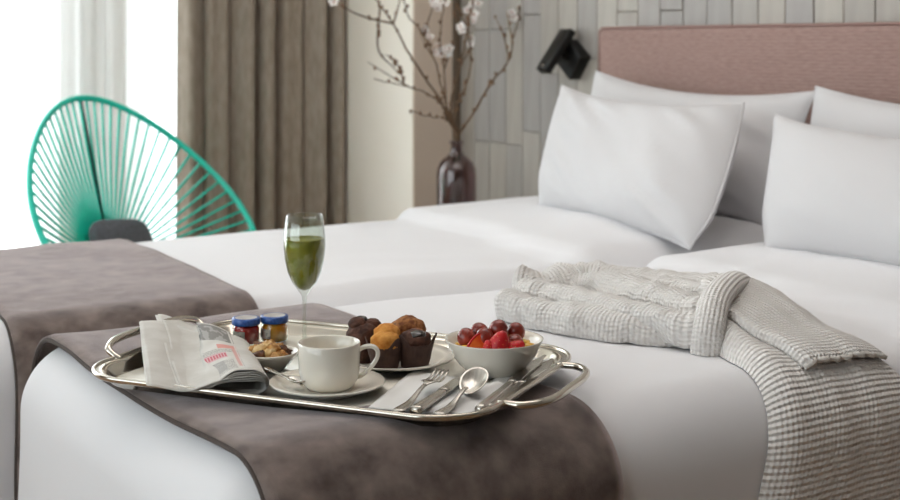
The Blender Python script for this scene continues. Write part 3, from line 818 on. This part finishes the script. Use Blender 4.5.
# front facing lying on top of the body, ending in a scalloped hem at the bed edge
kmax = max(k for k in range(BN) if arc[k] < .315)
def flap_pt(s, t):
    k = s*kmax; k0 = int(k); u = k-k0; k1 = min(k0+1, BN-1)
    lo = lerp(.02, .30, smooth(.05, 1, s))
    a = body_pt(k0, t, .010*smooth(0, .03, min(t, 1.0)), lo, .985); b = body_pt(k1, t, .010*smooth(0, .03, t), lo, .985)
    p = a.lerp(b, u)
    if s > .985: p = p+Vector((0, -.004*math.sin(t*2*PI*7), 0))
    return p
v, f, uv = grid(lambda s, t: (flap_pt(s, t)-RO, (t*.2, s*.40)), 60, 40)
fl = obj('front_facing', v, f, M['waffle'], robe, uv=arc_uv(v, 60, 40))
mod(fl, 'SOLIDIFY', thickness=.006, offset=1)
MB().tube([flap_pt(1.0, i/60)-RO+Vector((0, -.003, .001*math.sin(i*1.5)+.002)) for i in range(61)], .0042, 6).build('hem', M['waffle_edge'], robe)
MB().tube([flap_pt(i/60, 0.0)-RO+Vector((0, 0, .003)) for i in range(4, 61)], .0035, 6).build('edge_seam', M['waffle_edge'], robe)

# ------------------------------------------------------------------ tray
TZ = .5835          # where the tray stands on the runner
TA = math.radians(-57.0)
tc = Vector((.908, 1.6876, TZ))
tray = thing('serving_tray', 'oblong silver tray with loop handles laid with breakfast on the bed', 'tray', tuple(tc), TA)
HX, HY, TR = .299, .214, .085
def rl(off, z, n=12): return [Vector((x, y, z)) for x, y in rrect(HX+off, HY+off, max(.01, TR+off), n)]
v, f = loops_mesh([rl(-.030, .0005), rl(-.030, .0025)], True, True)
obj('tray_floor', v, f, M['silver_floor'], tray)
v, f = loops_mesh([rl(-.031, .0022), rl(-.027, .0035), rl(-.018, .014), rl(-.013, .0175), rl(-.010, .0178), rl(-.004, .0185), rl(.0, .0182), rl(.002, .016), rl(.0, .0135), rl(-.006, .013), rl(-.014, .0115), rl(-.024, .0005), rl(-.031, .0004)])
obj('rim', v, f, M['silver'], tray)
MB().tube([Vector((x, y, .0182)) for x, y in rrect(HX-.0005, HY-.0005, TR, 14)], .0032, 8, closed=True).build('rim_bead', M['silver'], tray)
for sgn in (-1, 1):
    k_, up_ = (.025, .017) if sgn < 0 else (.050, -.003)
    hp = [(HX-.008, -.108, .016), (HX+.10*k_, -.111, .018+.25*up_), (HX+.5*k_, -.109, .019+.62*up_), (HX+.86*k_, -.086, .020+.9*up_), (HX+k_, -.05, .020+up_), (HX+k_, 0, .020+up_), (HX+k_, .05, .020+up_), (HX+.86*k_, .086, .020+.9*up_), (HX+.5*k_, .109, .019+.62*up_), (HX+.10*k_, .111, .018+.25*up_), (HX-.008, .108, .016)]
    hp = [(sgn*a, b, c_) for a, b, c_ in hp]
    MB().tube(catmull(hp, 60), lambda u: .0045+.0010*math.sin(PI*u), 10).build('handle', M['silver'], tray)
TF = TZ+.0027       # height of the tray floor
def on(px, py, z=TF): return W(px, py, z)

# ------------------------------------------------------------------ crockery
def lathe_thing(name, label, cat, p, parts, rz=0, group=None):
    t = thing(name, label, cat, tuple(p), rz, group)
    for nm, prof, m in parts: MB().lathe(prof, 48).build(nm, m, t)
    return t
def plate_prof(r, h, foot):
    return [(0, .002), (foot*.9, .002), (foot*.92, 0), (foot, 0), (foot*1.02, .003), (r*.78, h*.45), (r-.002, h-.002), (r, h), (r-.002, h+.0015), (r*.78, h*.45+.004), (foot*1.02, .0065), (foot*.9, .0055), (0, .0055)]
# saucer + cup
ps = on(327, 391.5)
tag(MB().lathe(plate_prof(.078, .014, .046), 56).build('saucer', M['china'], loc=tuple(ps)), 'white china saucer under the coffee cup', 'saucer')
pc = Vector((ps.x, ps.y, TF+.0062))
pc = pc+e_right*.003
cup = thing('cup', 'white china coffee cup standing on its saucer', 'cup', tuple(pc), -TH)
cpf = [(0, .002), (.026, .002), (.027, 0), (.0305, 0), (.034, .004), (.0385, .012), (.0405, .024), (.0412, .040), (.0415, .0585), (.0408, .0605), (.0395, .0595), (.039, .040), (.038, .024), (.035, .012), (.028, .006), (0, .005)]
MB().lathe(cpf, 56).build('cup_body', M['china'], cup)
hp = catmull([(.0385, 0, .049), (.047, 0, .0535), (.058, 0, .054), (.0645, 0, .048), (.0635, 0, .038), (.056, 0, .027), (.047, 0, .018), (.0375, 0, .013)], 40)
hm = MB()
hv, hf = [], []
for i, p in enumerate(hp):
    t_ = (hp[min(i+1, 39)]-hp[max(i-1, 0)]).normalized(); s_ = Vector((0, 1, 0)); o_ = t_.cross(s_)
    for k in range(10):
        a = 2*PI*k/10; hv.append(p+s_*.0052*math.cos(a)+o_*.0030*math.sin(a))
for i in range(39):
    for k in range(10): hf.append((i*10+k, i*10+(k+1) % 10, (i+1)*10+(k+1) % 10, (i+1)*10+k))
obj('handle', hv, hf, M['china'], cup)
# muffin plate
pp_ = on(394, 364)
tag(MB().lathe(plate_prof(.090, .013, .055), 56).build('plate', M['china'], loc=tuple(pp_)), 'white china plate holding the muffins', 'plate')
# nut dish
pn = on(269, 370)
tag(MB().lathe([(0, .002), (.016, .002), (.017, 0), (.020, 0), (.024, .004), (.034, .014), (.0405, .0235), (.0422, .0265), (.041, .0275), (.039, .0245), (.032, .0145), (.022, .007), (0, .006)], 48).build('nut_dish', M['china'], loc=tuple(pn)), 'small white dish filled with nuts', 'dish')
for i in range(17):
    a = i*2.4; r = .0085*math.sqrt(i)*.82; z = .0165+.0165*(1-(r/.034)**2)+random.uniform(-.002, .002)
    kk = ['nut3', 'nut2', 'nut', 'nut', 'nut2', 'nut3', 'nut'][i*3 % 7]
    sd = random.uniform(0, 50)
    m = MB().ball((0, 0, 0), random.uniform(.0072, .0092), 16, 11, fn=lambda d: 1+.55*noise.noise(d*2.0+Vector((sd, 0, 0)))+.3*noise.noise(d*5+Vector((sd, 3, 0))), scale=(1.25, .9, .8))
    o = m.build('nut', M[kk], loc=(pn.x+r*math.cos(a), pn.y+r*math.sin(a), pn.z+z), rot=(random.uniform(-.6, .6), random.uniform(-.6, .6), random.uniform(0, 6)))
    tag(o, {'nut': 'golden roasted nut', 'nut2': 'dark brown nut', 'nut3': 'pale peeled nut'}[kk]+' in the small white dish', 'nut', 'nuts in the white dish')
# fruit bowl
pb = on(494, 373.5)
tag(MB().lathe([(a_, b_*.84) for a_, b_ in [(0, .002), (.028, .002), (.029, 0), (.033, 0), (.038, .005), (.050, .018), (.060, .034), (.0655, .050), (.0690, .0575), (.0695, .0595), (.0675, .0595), (.0630, .051), (.057, .035), (.047, .020), (.036, .010), (0, .008)]], 64).build('fruit_bowl', M['china'], loc=tuple(pb)), 'white china bowl filled with fresh fruit', 'bowl')
def BW(right, away, up): return pb+e_right*right+e_fwd*away+zz*(up-.0085)
GR = .0131
grapes = [(-.039, -.015, .062), (-.014, -.023, .064), (-.020, .012, .064), (.0055, -.010, .073), (.031, .004, .066), (.028, -.022, .055)]
for i, g_ in enumerate(grapes):
    p = BW(*g_)
    m = MB().ball((0, 0, 0), GR, 18, 12, scale=(1, 1, 1.08))
    t = m.build('grape', M['grape'], loc=tuple(p), rot=(random.uniform(-.7, .7), random.uniform(-.7, .7), 0))
    tag(t, ['red grape at the left end of the heap in the fruit bowl', 'red grape in front of the half-hidden grape in the fruit bowl', 'red grape mostly hidden behind the others in the fruit bowl', 'topmost red grape of the heap in the fruit bowl', 'red grape at the upper right of the heap in the fruit bowl', 'dark red grape lowest at the right of the heap in the fruit bowl'][i], 'grape', 'red grapes in the fruit bowl')
def strawberry(p, label, rot, R=.0125, cut=False):
    t = thing('strawberry', label, 'strawberry', tuple(p), rot=rot)
    prof = [(0, -.020), (.003, -.0195), (.007, -.015), (.0105, -.007), (.0125, .001), (.0122, .006), (.009, .0105), (.004, .011), (0, .0105)]
    m = MB().lathe([(a*R/.0125, b*R/.0125) for a, b in prof], 24)
    if cut:
        for q in m.v:
            if q.y < -.001: q.y = -.001
    m.build('flesh', M['straw'], t)
    if cut:
        o = MB(); pr = [(-a, b) for a, b in prof]+[(a, b) for a, b in reversed(prof)]
        sc_ = R/.0125*.86
        pts = [Vector((a*sc_, -.0014, b*sc_)) for a, b in pr[1:-1]]
        n = len(pts); o.add(pts+[Vector((0, -.0016, -.002))], [(n, i, (i+1) % n) for i in range(n)])
        o.build('cut_face', M['straw_cut'], t)
    s = MB()
    for k in range(46):
        z = -.016+.024*((k+.5)/46); a = k*2.39996
        rr = 0
        for (r0, z0), (r1, z1) in zip(prof, prof[1:]):
            if z0 <= z <= z1 and z1 > z0: rr = lerp(r0, r1, (z-z0)/(z1-z0))
        x, y_ = rr*math.cos(a), rr*math.sin(a)
        if cut and y_ < 0: continue
        s.ball((x*R/.0125, y_*R/.0125, z*R/.0125), .0005, 5, 4)
    tag(s.build('seeds', M['seed'], t), kind='stuff')
    return t
strawberry(BW(.004, -.043, .054), 'whole red strawberry at the front of the fruit bowl', (math.radians(196), math.radians(18), -TH), .0165)
strawberry(BW(.024, -.041, .050), 'halved strawberry leaning right of the whole one in the bowl', (math.radians(200), math.radians(52), -TH+.3), .0125)
strawberry(BW(-.020, -.036, .056), 'cut strawberry showing orange flesh at the front left of the bowl', (math.radians(-28), math.radians(62), -TH), .0160, True)
strawberry(BW(-.008, -.049, .050), 'small strawberry wedge tucked beside the cut one in the bowl', (math.radians(180), math.radians(-8), -TH), .0105)
for i, (q, s, lab) in enumerate([((-.046, -.010, .049), .0072, 'yellow fruit cube at the left inside the fruit bowl'), ((-.039, -.029, .049), .0068, 'yellow fruit cube left of the cut strawberry'), ((.040, -.031, .050), .0082, 'large bright yellow fruit cube at the right in the bowl'),
                           ((.041, -.008, .051), .0082, 'orange yellow fruit cube behind the bright one in the bowl'), ((.0495, -.016, .049), .0068, 'yellow fruit cube at the right rim of the bowl'), ((-.028, .0, .045), .008, 'yellow fruit cube beneath the left grapes')]):
    p = BW(*q)
    o = bevel_box('fruit_cube', (-s, -s, -s*.8), (s, s*.9, s*.8), s*.28, M['mango'], loc=tuple(p), rot=(random.uniform(-.5, .5), random.uniform(-.5, .5), random.uniform(0, 3)))
    tag(o, lab, 'fruit', 'yellow fruit in the bowl')
# a bed of fruit salad fills the bowl under the visible pieces
fb = []
for i in range(15):
    a = i*2.39996; r = .0075*math.sqrt(i+.3)
    s = .0090
    o = bevel_box('fruit_cube', (-s, -s, -s), (s, s, s), .003, M['mango'], loc=(pb.x+r*math.cos(a), pb.y+r*math.sin(a), pb.z+.030+.003*math.sin(i)), rot=(i, i*.7, i*1.3))
    tag(o, 'yellow fruit cube under the grapes and strawberries in the bowl', 'fruit', 'yellow fruit in the bowl')

# ------------------------------------------------------------------ muffins
def muffin(p, label, kind, r=.026, h=.046, lobes=None, tulip=True, seed=0, top='cake', rz=0):
    t = thing('muffin', label, 'muffin', tuple(p), rz)
    if tulip:
        def wf(s, u):
            a = 2*PI*s; ph = a*3+seed
            peak = max(0, math.sin(ph))**1.3
            hh = h*(.80+.36*peak*(1 if kind != 'plain' else .2))
            rr = lerp(r*.76, r*1.06+.004*peak, u)+.0007*math.cos(a*22)*u+.0012*nz(a*2, u*3, seed)
            return Vector((rr*math.cos(a), rr*math.sin(a), hh*u+.0005)), (s, u)
        v, f, uv = grid(wf, 66, 10, closed_u=True)
        wv = obj('paper_cup', v, f, M['wrapper'], t, uv=uv)
        mod(wv, 'SOLIDIFY', thickness=.0008)
    else:
        pass
    def cf(d):
        return 1+.10*noise.noise(d*2.0+Vector((seed, 0, 0)))+.04*noise.noise(d*6+Vector((0, seed, 0)))+.02*noise.noise(d*14+Vector((0, seed, 0)))
    m = MB().lathe([(0, .002), (r*.70, .002), (r*.95, h*.7), (r*.9, h*.86), (0, h*.9)], 24)
    m.build('cake_body', M['choc'] if top in ('choc', 'glaze') else M[top], t)
    for (cx, cy, cz, lr, sz, mk) in (lobes or [(0, 0, h*.84, r*1.06, .62, top)]):
        MB().ball((cx, cy, cz), lr, 44, 26, fn=cf, scale=(1, 1, sz)).build('cake_top', M[mk], t)
    return t
pz = TF+.0064
muffin(W(364, 362.5, pz), 'chocolate muffin with a knobbly top, leftmost on the muffin plate', 'choc', .0235, .050, [(0, 0, .040, .0245, .8, 'choc'), (-.008, .004, .056, .0135, .7, 'choc'), (.012, -.004, .054, .0125, .7, 'choc'), (.0, .008, .058, .011, .7, 'glaze')], False, 2.2, 'choc')
muffin(W(385, 368.5, pz), 'golden muffin in dark paper at the front of the muffin plate', 'tulip', .0235, .040, [(.001, -.004, .038, .0215, .80, 'cake'), (.002, .008, .049, .0185, .68, 'cake')], True, 4.0, 'cake', -.6)
muffin(W(408, 359, pz), 'brown crumb-topped muffin at the back of the muffin plate', 'tulip', .0235, .042, [(0, 0, .044, .0255, .72, 'crumb')], True, 1.0, 'crumb')
muffin(W(415, 366.5, pz), 'dark chocolate muffin in brown paper at the right of the muffin plate', 'tulip', .0250, .042, [(0, 0, .038, .0235, .62, 'choc'), (-.004, -.006, .046, .013, .5, 'glaze'), (.010, .004, .045, .012, .6, 'crumb')], True, 5.4, 'choc', .5)

# ------------------------------------------------------------------ jam jars
def jar(p, label, jm, rz):
    t = thing('jam_jar', label, 'jar', tuple(p), rz, 'mini jam jars on the tray')
    t.scale = (1.08, 1.08, 1.05)
    MB().lathe([(0, .0005), (.0175, .0005), (.0195, .003), (.0197, .024), (.0175, .028), (.0165, .031), (.0160, .031), (.0168, .0278), (.0190, .0238), (.0187, .0035), (.017, .0018), (0, .0018)], 32).build('glass', M['jar_glass'], t)
    MB().lathe([(0, .002), (.0168, .002), (.0185, .0038), (.0187, .0235), (.0160, .0275), (0, .0278)], 28).build('jam', jm, t)
    MB().lathe([(.0178, .0285), (.0200, .0288), (.0203, .030), (.0203, .037), (.0193, .0385), (.0160, .0387)], 40).build('lid', M['lid'], t)
    MB().lathe([(.0165, .0386), (.0150, .0382), (0, .0384)], 32).build('lid_disc', M['lid_top'], t)
    def lf(s, u):
        a = lerp(-2.5, -1.35, s); return Vector((.01995*math.cos(a), .01995*math.sin(a), lerp(.007, .021, u))), (s, u)
    v, f, uv = grid(lf, 12, 2)
    obj('paper_label', v, f, M['paperlabel'], t, uv=uv)
    return t
jar(on(246, 343.5), 'small jar of red jam with a blue lid', M['jam_red'], -.75)
jar(on(274.3, 341), 'small jar of orange jam with a blue lid', M['jam_org'], -.95)

# ------------------------------------------------------------------ flute of green juice
pf = on(304.5, 352)
fl_ = thing('champagne_flute', 'tall stemmed glass of green juice standing behind the cup', 'glass', tuple(pf))
outer = [(0, 0), (.030, 0), (.0305, .001), (.028, .0022), (.012, .0045), (.0045, .009), (.0032, .018), (.0030, .05), (.0033, .078), (.0045, .086), (.010, .0935), (.0185, .105), (.0255, .121), (.0298, .140), (.0315, .158), (.0312, .175), (.0295, .192), (.0275, .207)]
inn = [(.0269, .207), (.0288, .192), (.0305, .175), (.0308, .158), (.0291, .140), (.0248, .1215), (.0178, .106), (.009, .0955), (0, .0925)]
MB().lathe(outer+inn, 48).build('flute_glass', M['glass'], fl_)
MB().lathe([(0, .0930), (.0088, .0960), (.0176, .1064), (.0246, .1219), (.0289, .1402), (.0306, .158), (.0303, .1705), (.0295, .1712), (0, .1708)], 48).build('juice', M['juice'], fl_)

# ------------------------------------------------------------------ napkin and cutlery
def napkin(corners, label, z, seed, waves=.0025, layers=2):
    t = None
    P = [W(x, y_, z) for x, y_ in corners]; c0 = sum(P, Vector())/4; c0.z = z
    root = thing('napkin', label, 'napkin', tuple(c0))
    for l in range(layers):
        sh = .0022*l; ins = 1-.03*l
        def fn(s, u):
            p = P[0].lerp(P[1], s).lerp(P[3].lerp(P[2], s), u)
            p = c0+(p-c0)*ins
            ed = min(s, 1-s, u, 1-u)
            h = waves*(nz(s*4+seed, u*3, seed)+.8)+.006*math.exp(-((s-.70-.1*u)/.06)**2)*(1 if l == layers-1 else .5)*(waves/.0025)
            return Vector((p.x, p.y, z+.0006+sh+h*smooth(0, .06, ed)))-c0, (s, u)
        v, f, uv = grid(fn, 40, 40)
        o = obj('folded_layer', v, f, M['napkin'], root, uv=uv); mod(o, 'SOLIDIFY', thickness=.0012, offset=1)
    return root
napkin([(366, 411), (468, 421), (527, 391), (412, 372)], 'folded white napkin under the fork, knife and spoon', TF, 1.5)
napkin([(472, 408), (516, 400), (566, 358), (518, 350)], 'white napkin lying beneath the fruit bowl at the right end of the tray', TF, 8.1, .0012, 1)

def loft(path, widths, thicks, n=10):
    """flat lofted bar; path = list of points, side axis horizontal"""
    v = []; f = []; N = len(path)
    for i, p in enumerate(path):
        t_ = (path[min(i+1, N-1)]-path[max(i-1, 0)]).normalized(); s_ = Vector((t_.y, -t_.x, 0)).normalized(); u_ = s_.cross(t_)
        for k in range(n):
            a = 2*PI*k/n
            ca_, sa_ = math.cos(a), math.sin(a)
            v.append(p+s_*widths[i]/2*math.copysign(abs(ca_)**.6, ca_)+u_*thicks[i]/2*math.copysign(abs(sa_)**.6, sa_))
    for i in range(N-1):
        for k in range(n): f.append((i*n+k, i*n+(k+1) % n, (i+1)*n+(k+1) % n, (i+1)*n+k))
    f.append(tuple(reversed(range(n)))); f.append(tuple((N-1)*n+k for k in range(n)))
    return v, f
def cut_frame(name, label, cat, a, b, z, roll=0):
    A = W(a[0], a[1], z); B = W(b[0], b[1], z); d = B-A
    t = thing(name, label, cat, tuple(A), math.atan2(d.y, d.x)); return t, d.length
def handle(t, L, w0=.017, w1=.0065, h0=.004, lift=.006, nm='handle'):
    n = 16; path = [Vector((L*i/(n-1), 0, .003+lift*smooth(.35, 1, i/(n-1)))) for i in range(n)]
    wd = [lerp(w0, w1, smooth(0, .8, i/(n-1))) for i in range(n)]; wd[0] *= .8
    v, f = loft(path, wd, [lerp(h0, .003, i/(n-1)) for i in range(n)])
    return obj(nm, v, f, M['steel'], t)
NZ = TF+.0075
# fork
t, L = cut_frame('fork', 'steel fork lying on the folded napkin', 'fork', (397, 414), (441, 384), NZ)
LL = L
handle(t, LL*.62, .0165, .0062, lift=.010)
nn = 10
path = [Vector((LL*lerp(.60, .78, i/9), 0, .0125+.002*math.sin(PI*i/9))) for i in range(nn)]
v, f = loft(path, [lerp(.0062, .0235, smooth(0, .75, i/9)) for i in range(nn)], [.0026]*nn); obj('neck', v, f, M['steel'], t)
for k in range(4):
    yk = (k-1.5)*.0064
    path = [Vector((LL*lerp(.77, 1.02, i/7), yk*lerp(1, .95, i/7), .0125+.004*(i/7)**2*1.5-.002*math.sin(PI*i/7))) for i in range(8)]
    v, f = loft(path, [lerp(.0042, .0024, i/7) for i in range(8)], [lerp(.0026, .0016, i/7) for i in range(8)]); obj('tine', v, f, M['steel'], t)
def knife(label, a, b, z, frac=.5, wide=.017, roll=.0):
    t, L = cut_frame('knife', label, 'knife', a, b, z)
    n = 14; path = [Vector((L*frac*i/(n-1), 0, .0055)) for i in range(n)]
    wd = [lerp(wide, wide*.72, i/(n-1)) for i in range(n)]; wd[0] *= .9
    v, f = loft(path, wd, [lerp(.0095, .007, i/(n-1)) for i in range(n)]); h_ = obj('handle', v, f, M['steel'], t)
    v, f = loft([Vector((L*frac-.002, 0, .0055)), Vector((L*frac+.006, 0, .0055))], [wide*.8, wide*.8], [.0085, .0085]); obj('bolster', v, f, M['steel'], t)
    path = [Vector((L*lerp(frac, 1, i/(n-1)), .0015*math.sin(PI*i/(n-1)), .0055)) for i in range(n)]
    v, f = loft(path, [.0185*(1-.75*smooth(.7, 1, i/(n-1))) if i else .012 for i in range(n)], [.0016]*n); obj('blade', v, f, M['steel'], t)
knife('steel knife with a thick square handle between the fork and the spoon', (415, 415), (467, 379), NZ+.0005, .52)
knife('steel knife nearest the right handle of the tray', (490, 413), (554, 362), TF+.0015, .45, .015)
knife('steel knife at the right end of the tray, nearer the fruit bowl', (479, 414), (545, 359), TF+.0045, .45, .013)
# table spoon
t, L = cut_frame('spoon', 'large steel spoon lying on the napkin before the fruit bowl', 'spoon', (438, 417), (480, 391), NZ)
LL = L
handle(t, LL*.66, .0165, .0062, lift=.012)
def spoon_bowl(t, x0, Lb, Wb, z, dep, pitch):
    def fn(s, u):
        a = 2*PI*s; r = u
        ex = (Lb/2)*(math.cos(a)); ey = (Wb/2)*math.sin(a)*(1-.14*math.cos(a)*-1)
        p = Vector((ex*r, ey*r, -dep*(1-r*r)))
        p = Matrix.Rotation(pitch, 3, 'Y') @ p
        return p+Vector((x0+Lb/2, 0, z)), (s, u)
    v, f, uv = grid(fn, 40, 9, closed_u=True)
    o = obj('bowl', v, f, M['steel'], t, uv=uv); mod(o, 'SOLIDIFY', thickness=.0014, offset=0)
spoon_bowl(t, LL*.64, .050, .037, .0195, .008, math.radians(-30))
# tea spoon on the saucer
t, L = cut_frame('teaspoon', 'small teaspoon resting on the saucer left of the cup', 'teaspoon', (266, 372.5), (302, 383), TF+.017)
v, f = loft([Vector((x, 0, .006*(1-x/.06))) for x in [L*i/9 for i in range(10)]], [lerp(.0085, .0045, i/9) for i in range(10)], [.0022]*10); obj('handle', v, f, M['steel'], t)
spoon_bowl(t, L*.62, .036, .022, .0035, .005, 0)

# ------------------------------------------------------------------ newspaper
def news_mat(front=True):
    m = mat('newsprint', 'cfccc6', .9, color2='c4c0b9', scale=30)
    if not front: return m
    nt = m.node_tree; N = nt.nodes; L = nt.links; b = N['Principled BSDF']
    base = b.inputs['Base Color'].links[0].from_socket
    uv = N.new('ShaderNodeUVMap'); uv.uv_map = 'UVMap'; sp = N.new('ShaderNodeSeparateXYZ'); L.new(uv.outputs[0], sp.inputs[0])
    def math_(op, a, b_):
        k = N.new('ShaderNodeMath'); k.operation = op
        for i, q in enumerate((a, b_)):
            if isinstance(q, (int, float)): k.inputs[i].default_value = q
            else: L.new(q, k.inputs[i])
        return k.outputs[0]
    def rect(x0, x1, y0, y1):
        return math_('MULTIPLY', math_('MULTIPLY', math_('GREATER_THAN', sp.outputs[0], x0), math_('LESS_THAN', sp.outputs[0], x1)),
                     math_('MULTIPLY', math_('GREATER_THAN', sp.outputs[1], y0), math_('LESS_THAN', sp.outputs[1], y1)))
    cur_ = base
    def paint(mask, c, k):
        nonlocal cur_
        mx = N.new('ShaderNodeMixRGB'); mx.inputs[2].default_value = srgb(c); L.new(cur_, mx.inputs[1])
        L.new(math_('MULTIPLY', mask, k), mx.inputs[0]); cur_ = mx.outputs[0]
    # fine lines of print: many thin rows broken up by noise
    n = N.new('ShaderNodeTexNoise'); n.inputs['Scale'].default_value = 130; mp = N.new('ShaderNodeMapping'); mp.inputs['Scale'].default_value = (1, .25, 1)
    L.new(uv.outputs[0], mp.inputs[0]); L.new(mp.outputs[0], n.inputs['Vector'])
    rows = math_('GREATER_THAN', math_('SINE', math_('MULTIPLY', sp.outputs[1], 2*PI*70), 0), .1)
    ink = math_('MULTIPLY', rows, math_('GREATER_THAN', n.outputs['Fac'], .46))
    for r in ((.50, .86, .06, .30), (.50, .93, .46, .54)): paint(math_('MULTIPLY', rect(*r), ink), '55524f', .75)
    paint(rect(.53, .72, .10, .30), '8f8c8a', .55); 
    paint(rect(.46, .94, .70, .97), '6d6a67', .85)
    n2 = N.new('ShaderNodeTexNoise'); n2.inputs['Scale'].default_value = 9; n2.inputs['Detail'].default_value = 6; L.new(uv.outputs[0], n2.inputs['Vector'])
    paint(math_('MULTIPLY', rect(.46, .94, .70, .97), math_('GREATER_THAN', n2.outputs['Fac'], .52)), 'a9a6a2', .8)
    big = math_('GREATER_THAN', math_('SINE', math_('MULTIPLY', sp.outputs[0], 2*PI*26), 0), -.35)
    paint(rect(.47, .80, .35, .46), 'c9707e', .5); paint(math_('MULTIPLY', rect(.48, .79, .37, .44), big), 'b5364c', .75)
    paint(rect(.72, .95, .55, .63), 'd0786c', .75); paint(rect(.45, .49, .56, .66), 'cf6c74', .7)
    paint(rect(.90, .95, .12, .55), 'cf8078', .6)
    L.new(cur_, b.inputs['Base Color'])
    return m
M['news'] = news_mat(); M['newsplain'] = news_mat(False); M['newsplain'].name = 'newsprint_plain'
A = W(208, 401, TF+.003); Bk = W(208, 326, TF+.003)
NA = Vector((A.x, A.y, TF)); ndir = Vector((Bk.x-A.x, Bk.y-A.y, 0))
nrot = math.atan2(ndir.y, ndir.x)-PI/2
news = thing('newspaper', 'folded newspaper lying over the left end of the tray', 'newspaper', tuple(NA), nrot)
def page(k, lf, lb, rad, zoff, material, l0, l1, dy=0.0):
    """one folded sheet: bottom leaf, round fold on the right, top leaf; lf / lb left border front and back, l0 / l1 length at the fold and at the left"""
    xr = .072; nb, na, nt_ = 10, 14, 30; n = nb+na+nt_
    def sec(i, wl):
        if i < nb: return lerp(-.045, xr-rad, i/nb), .0005
        if i < nb+na:
            a = -PI/2+PI*(i-nb)/(na-1); return xr-rad+rad*math.cos(a)*1.35, .0005+rad+rad*math.sin(a)
        u = (i-nb-na+1)/nt_
        return lerp(xr-rad, wl, u), .0005+2*rad*(1-.62*smooth(.15, .75, u))
    def fn(s, u):
        i = int(round(s*(n-1))); wl = lerp(lf, lb, u)
        x, z = sec(i, wl); x -= .018*u*(1 if x > 0 else .3)
        top = i >= nb+na
        ln = lerp(l0, l1, smooth(.075, -.07, x)) if top or i >= nb else l0
        yy = dy+u*ln+((.026+.05*(1-i/nb))*(1-u) if i < nb else .026*(1-u)*max(0, 1-(i-nb)/9))
        ripple = .0020*nz(x*22, yy*9, k*.6+3)*(1 if top else 0)
        climb = (.013*smooth(-.015, -.085, x)+.017*smooth(.14, .30, yy)*smooth(.06, -.05, x)) if top else 0
        pinch = lerp(1, .72, u)
        return Vector((x, yy, zoff+z*pinch+ripple+climb)), (1-(i-nb-na+1)/nt_ if top else -1, u)
    v, f, uv = grid(fn, n, 26)
    o = obj('page', v, f, material, news, uv=uv); mod(o, 'SOLIDIFY', thickness=.0006, offset=0)
    return o
SPEC = [(-.078, -.098, .300), (-.077, -.096, .305), (-.074, -.094, .30), (-.036, -.076, .352), (-.032, -.072, .356), (-.028, -.068, .36)]
for k, (lf, lb, l1) in enumerate(SPEC):
    page(k, lf, lb, .0098+.0020*k, .0010*(5-k), M['newsplain'] if k < 5 else M['news'], .245, l1+.030, .004+random.uniform(-.002, .002))
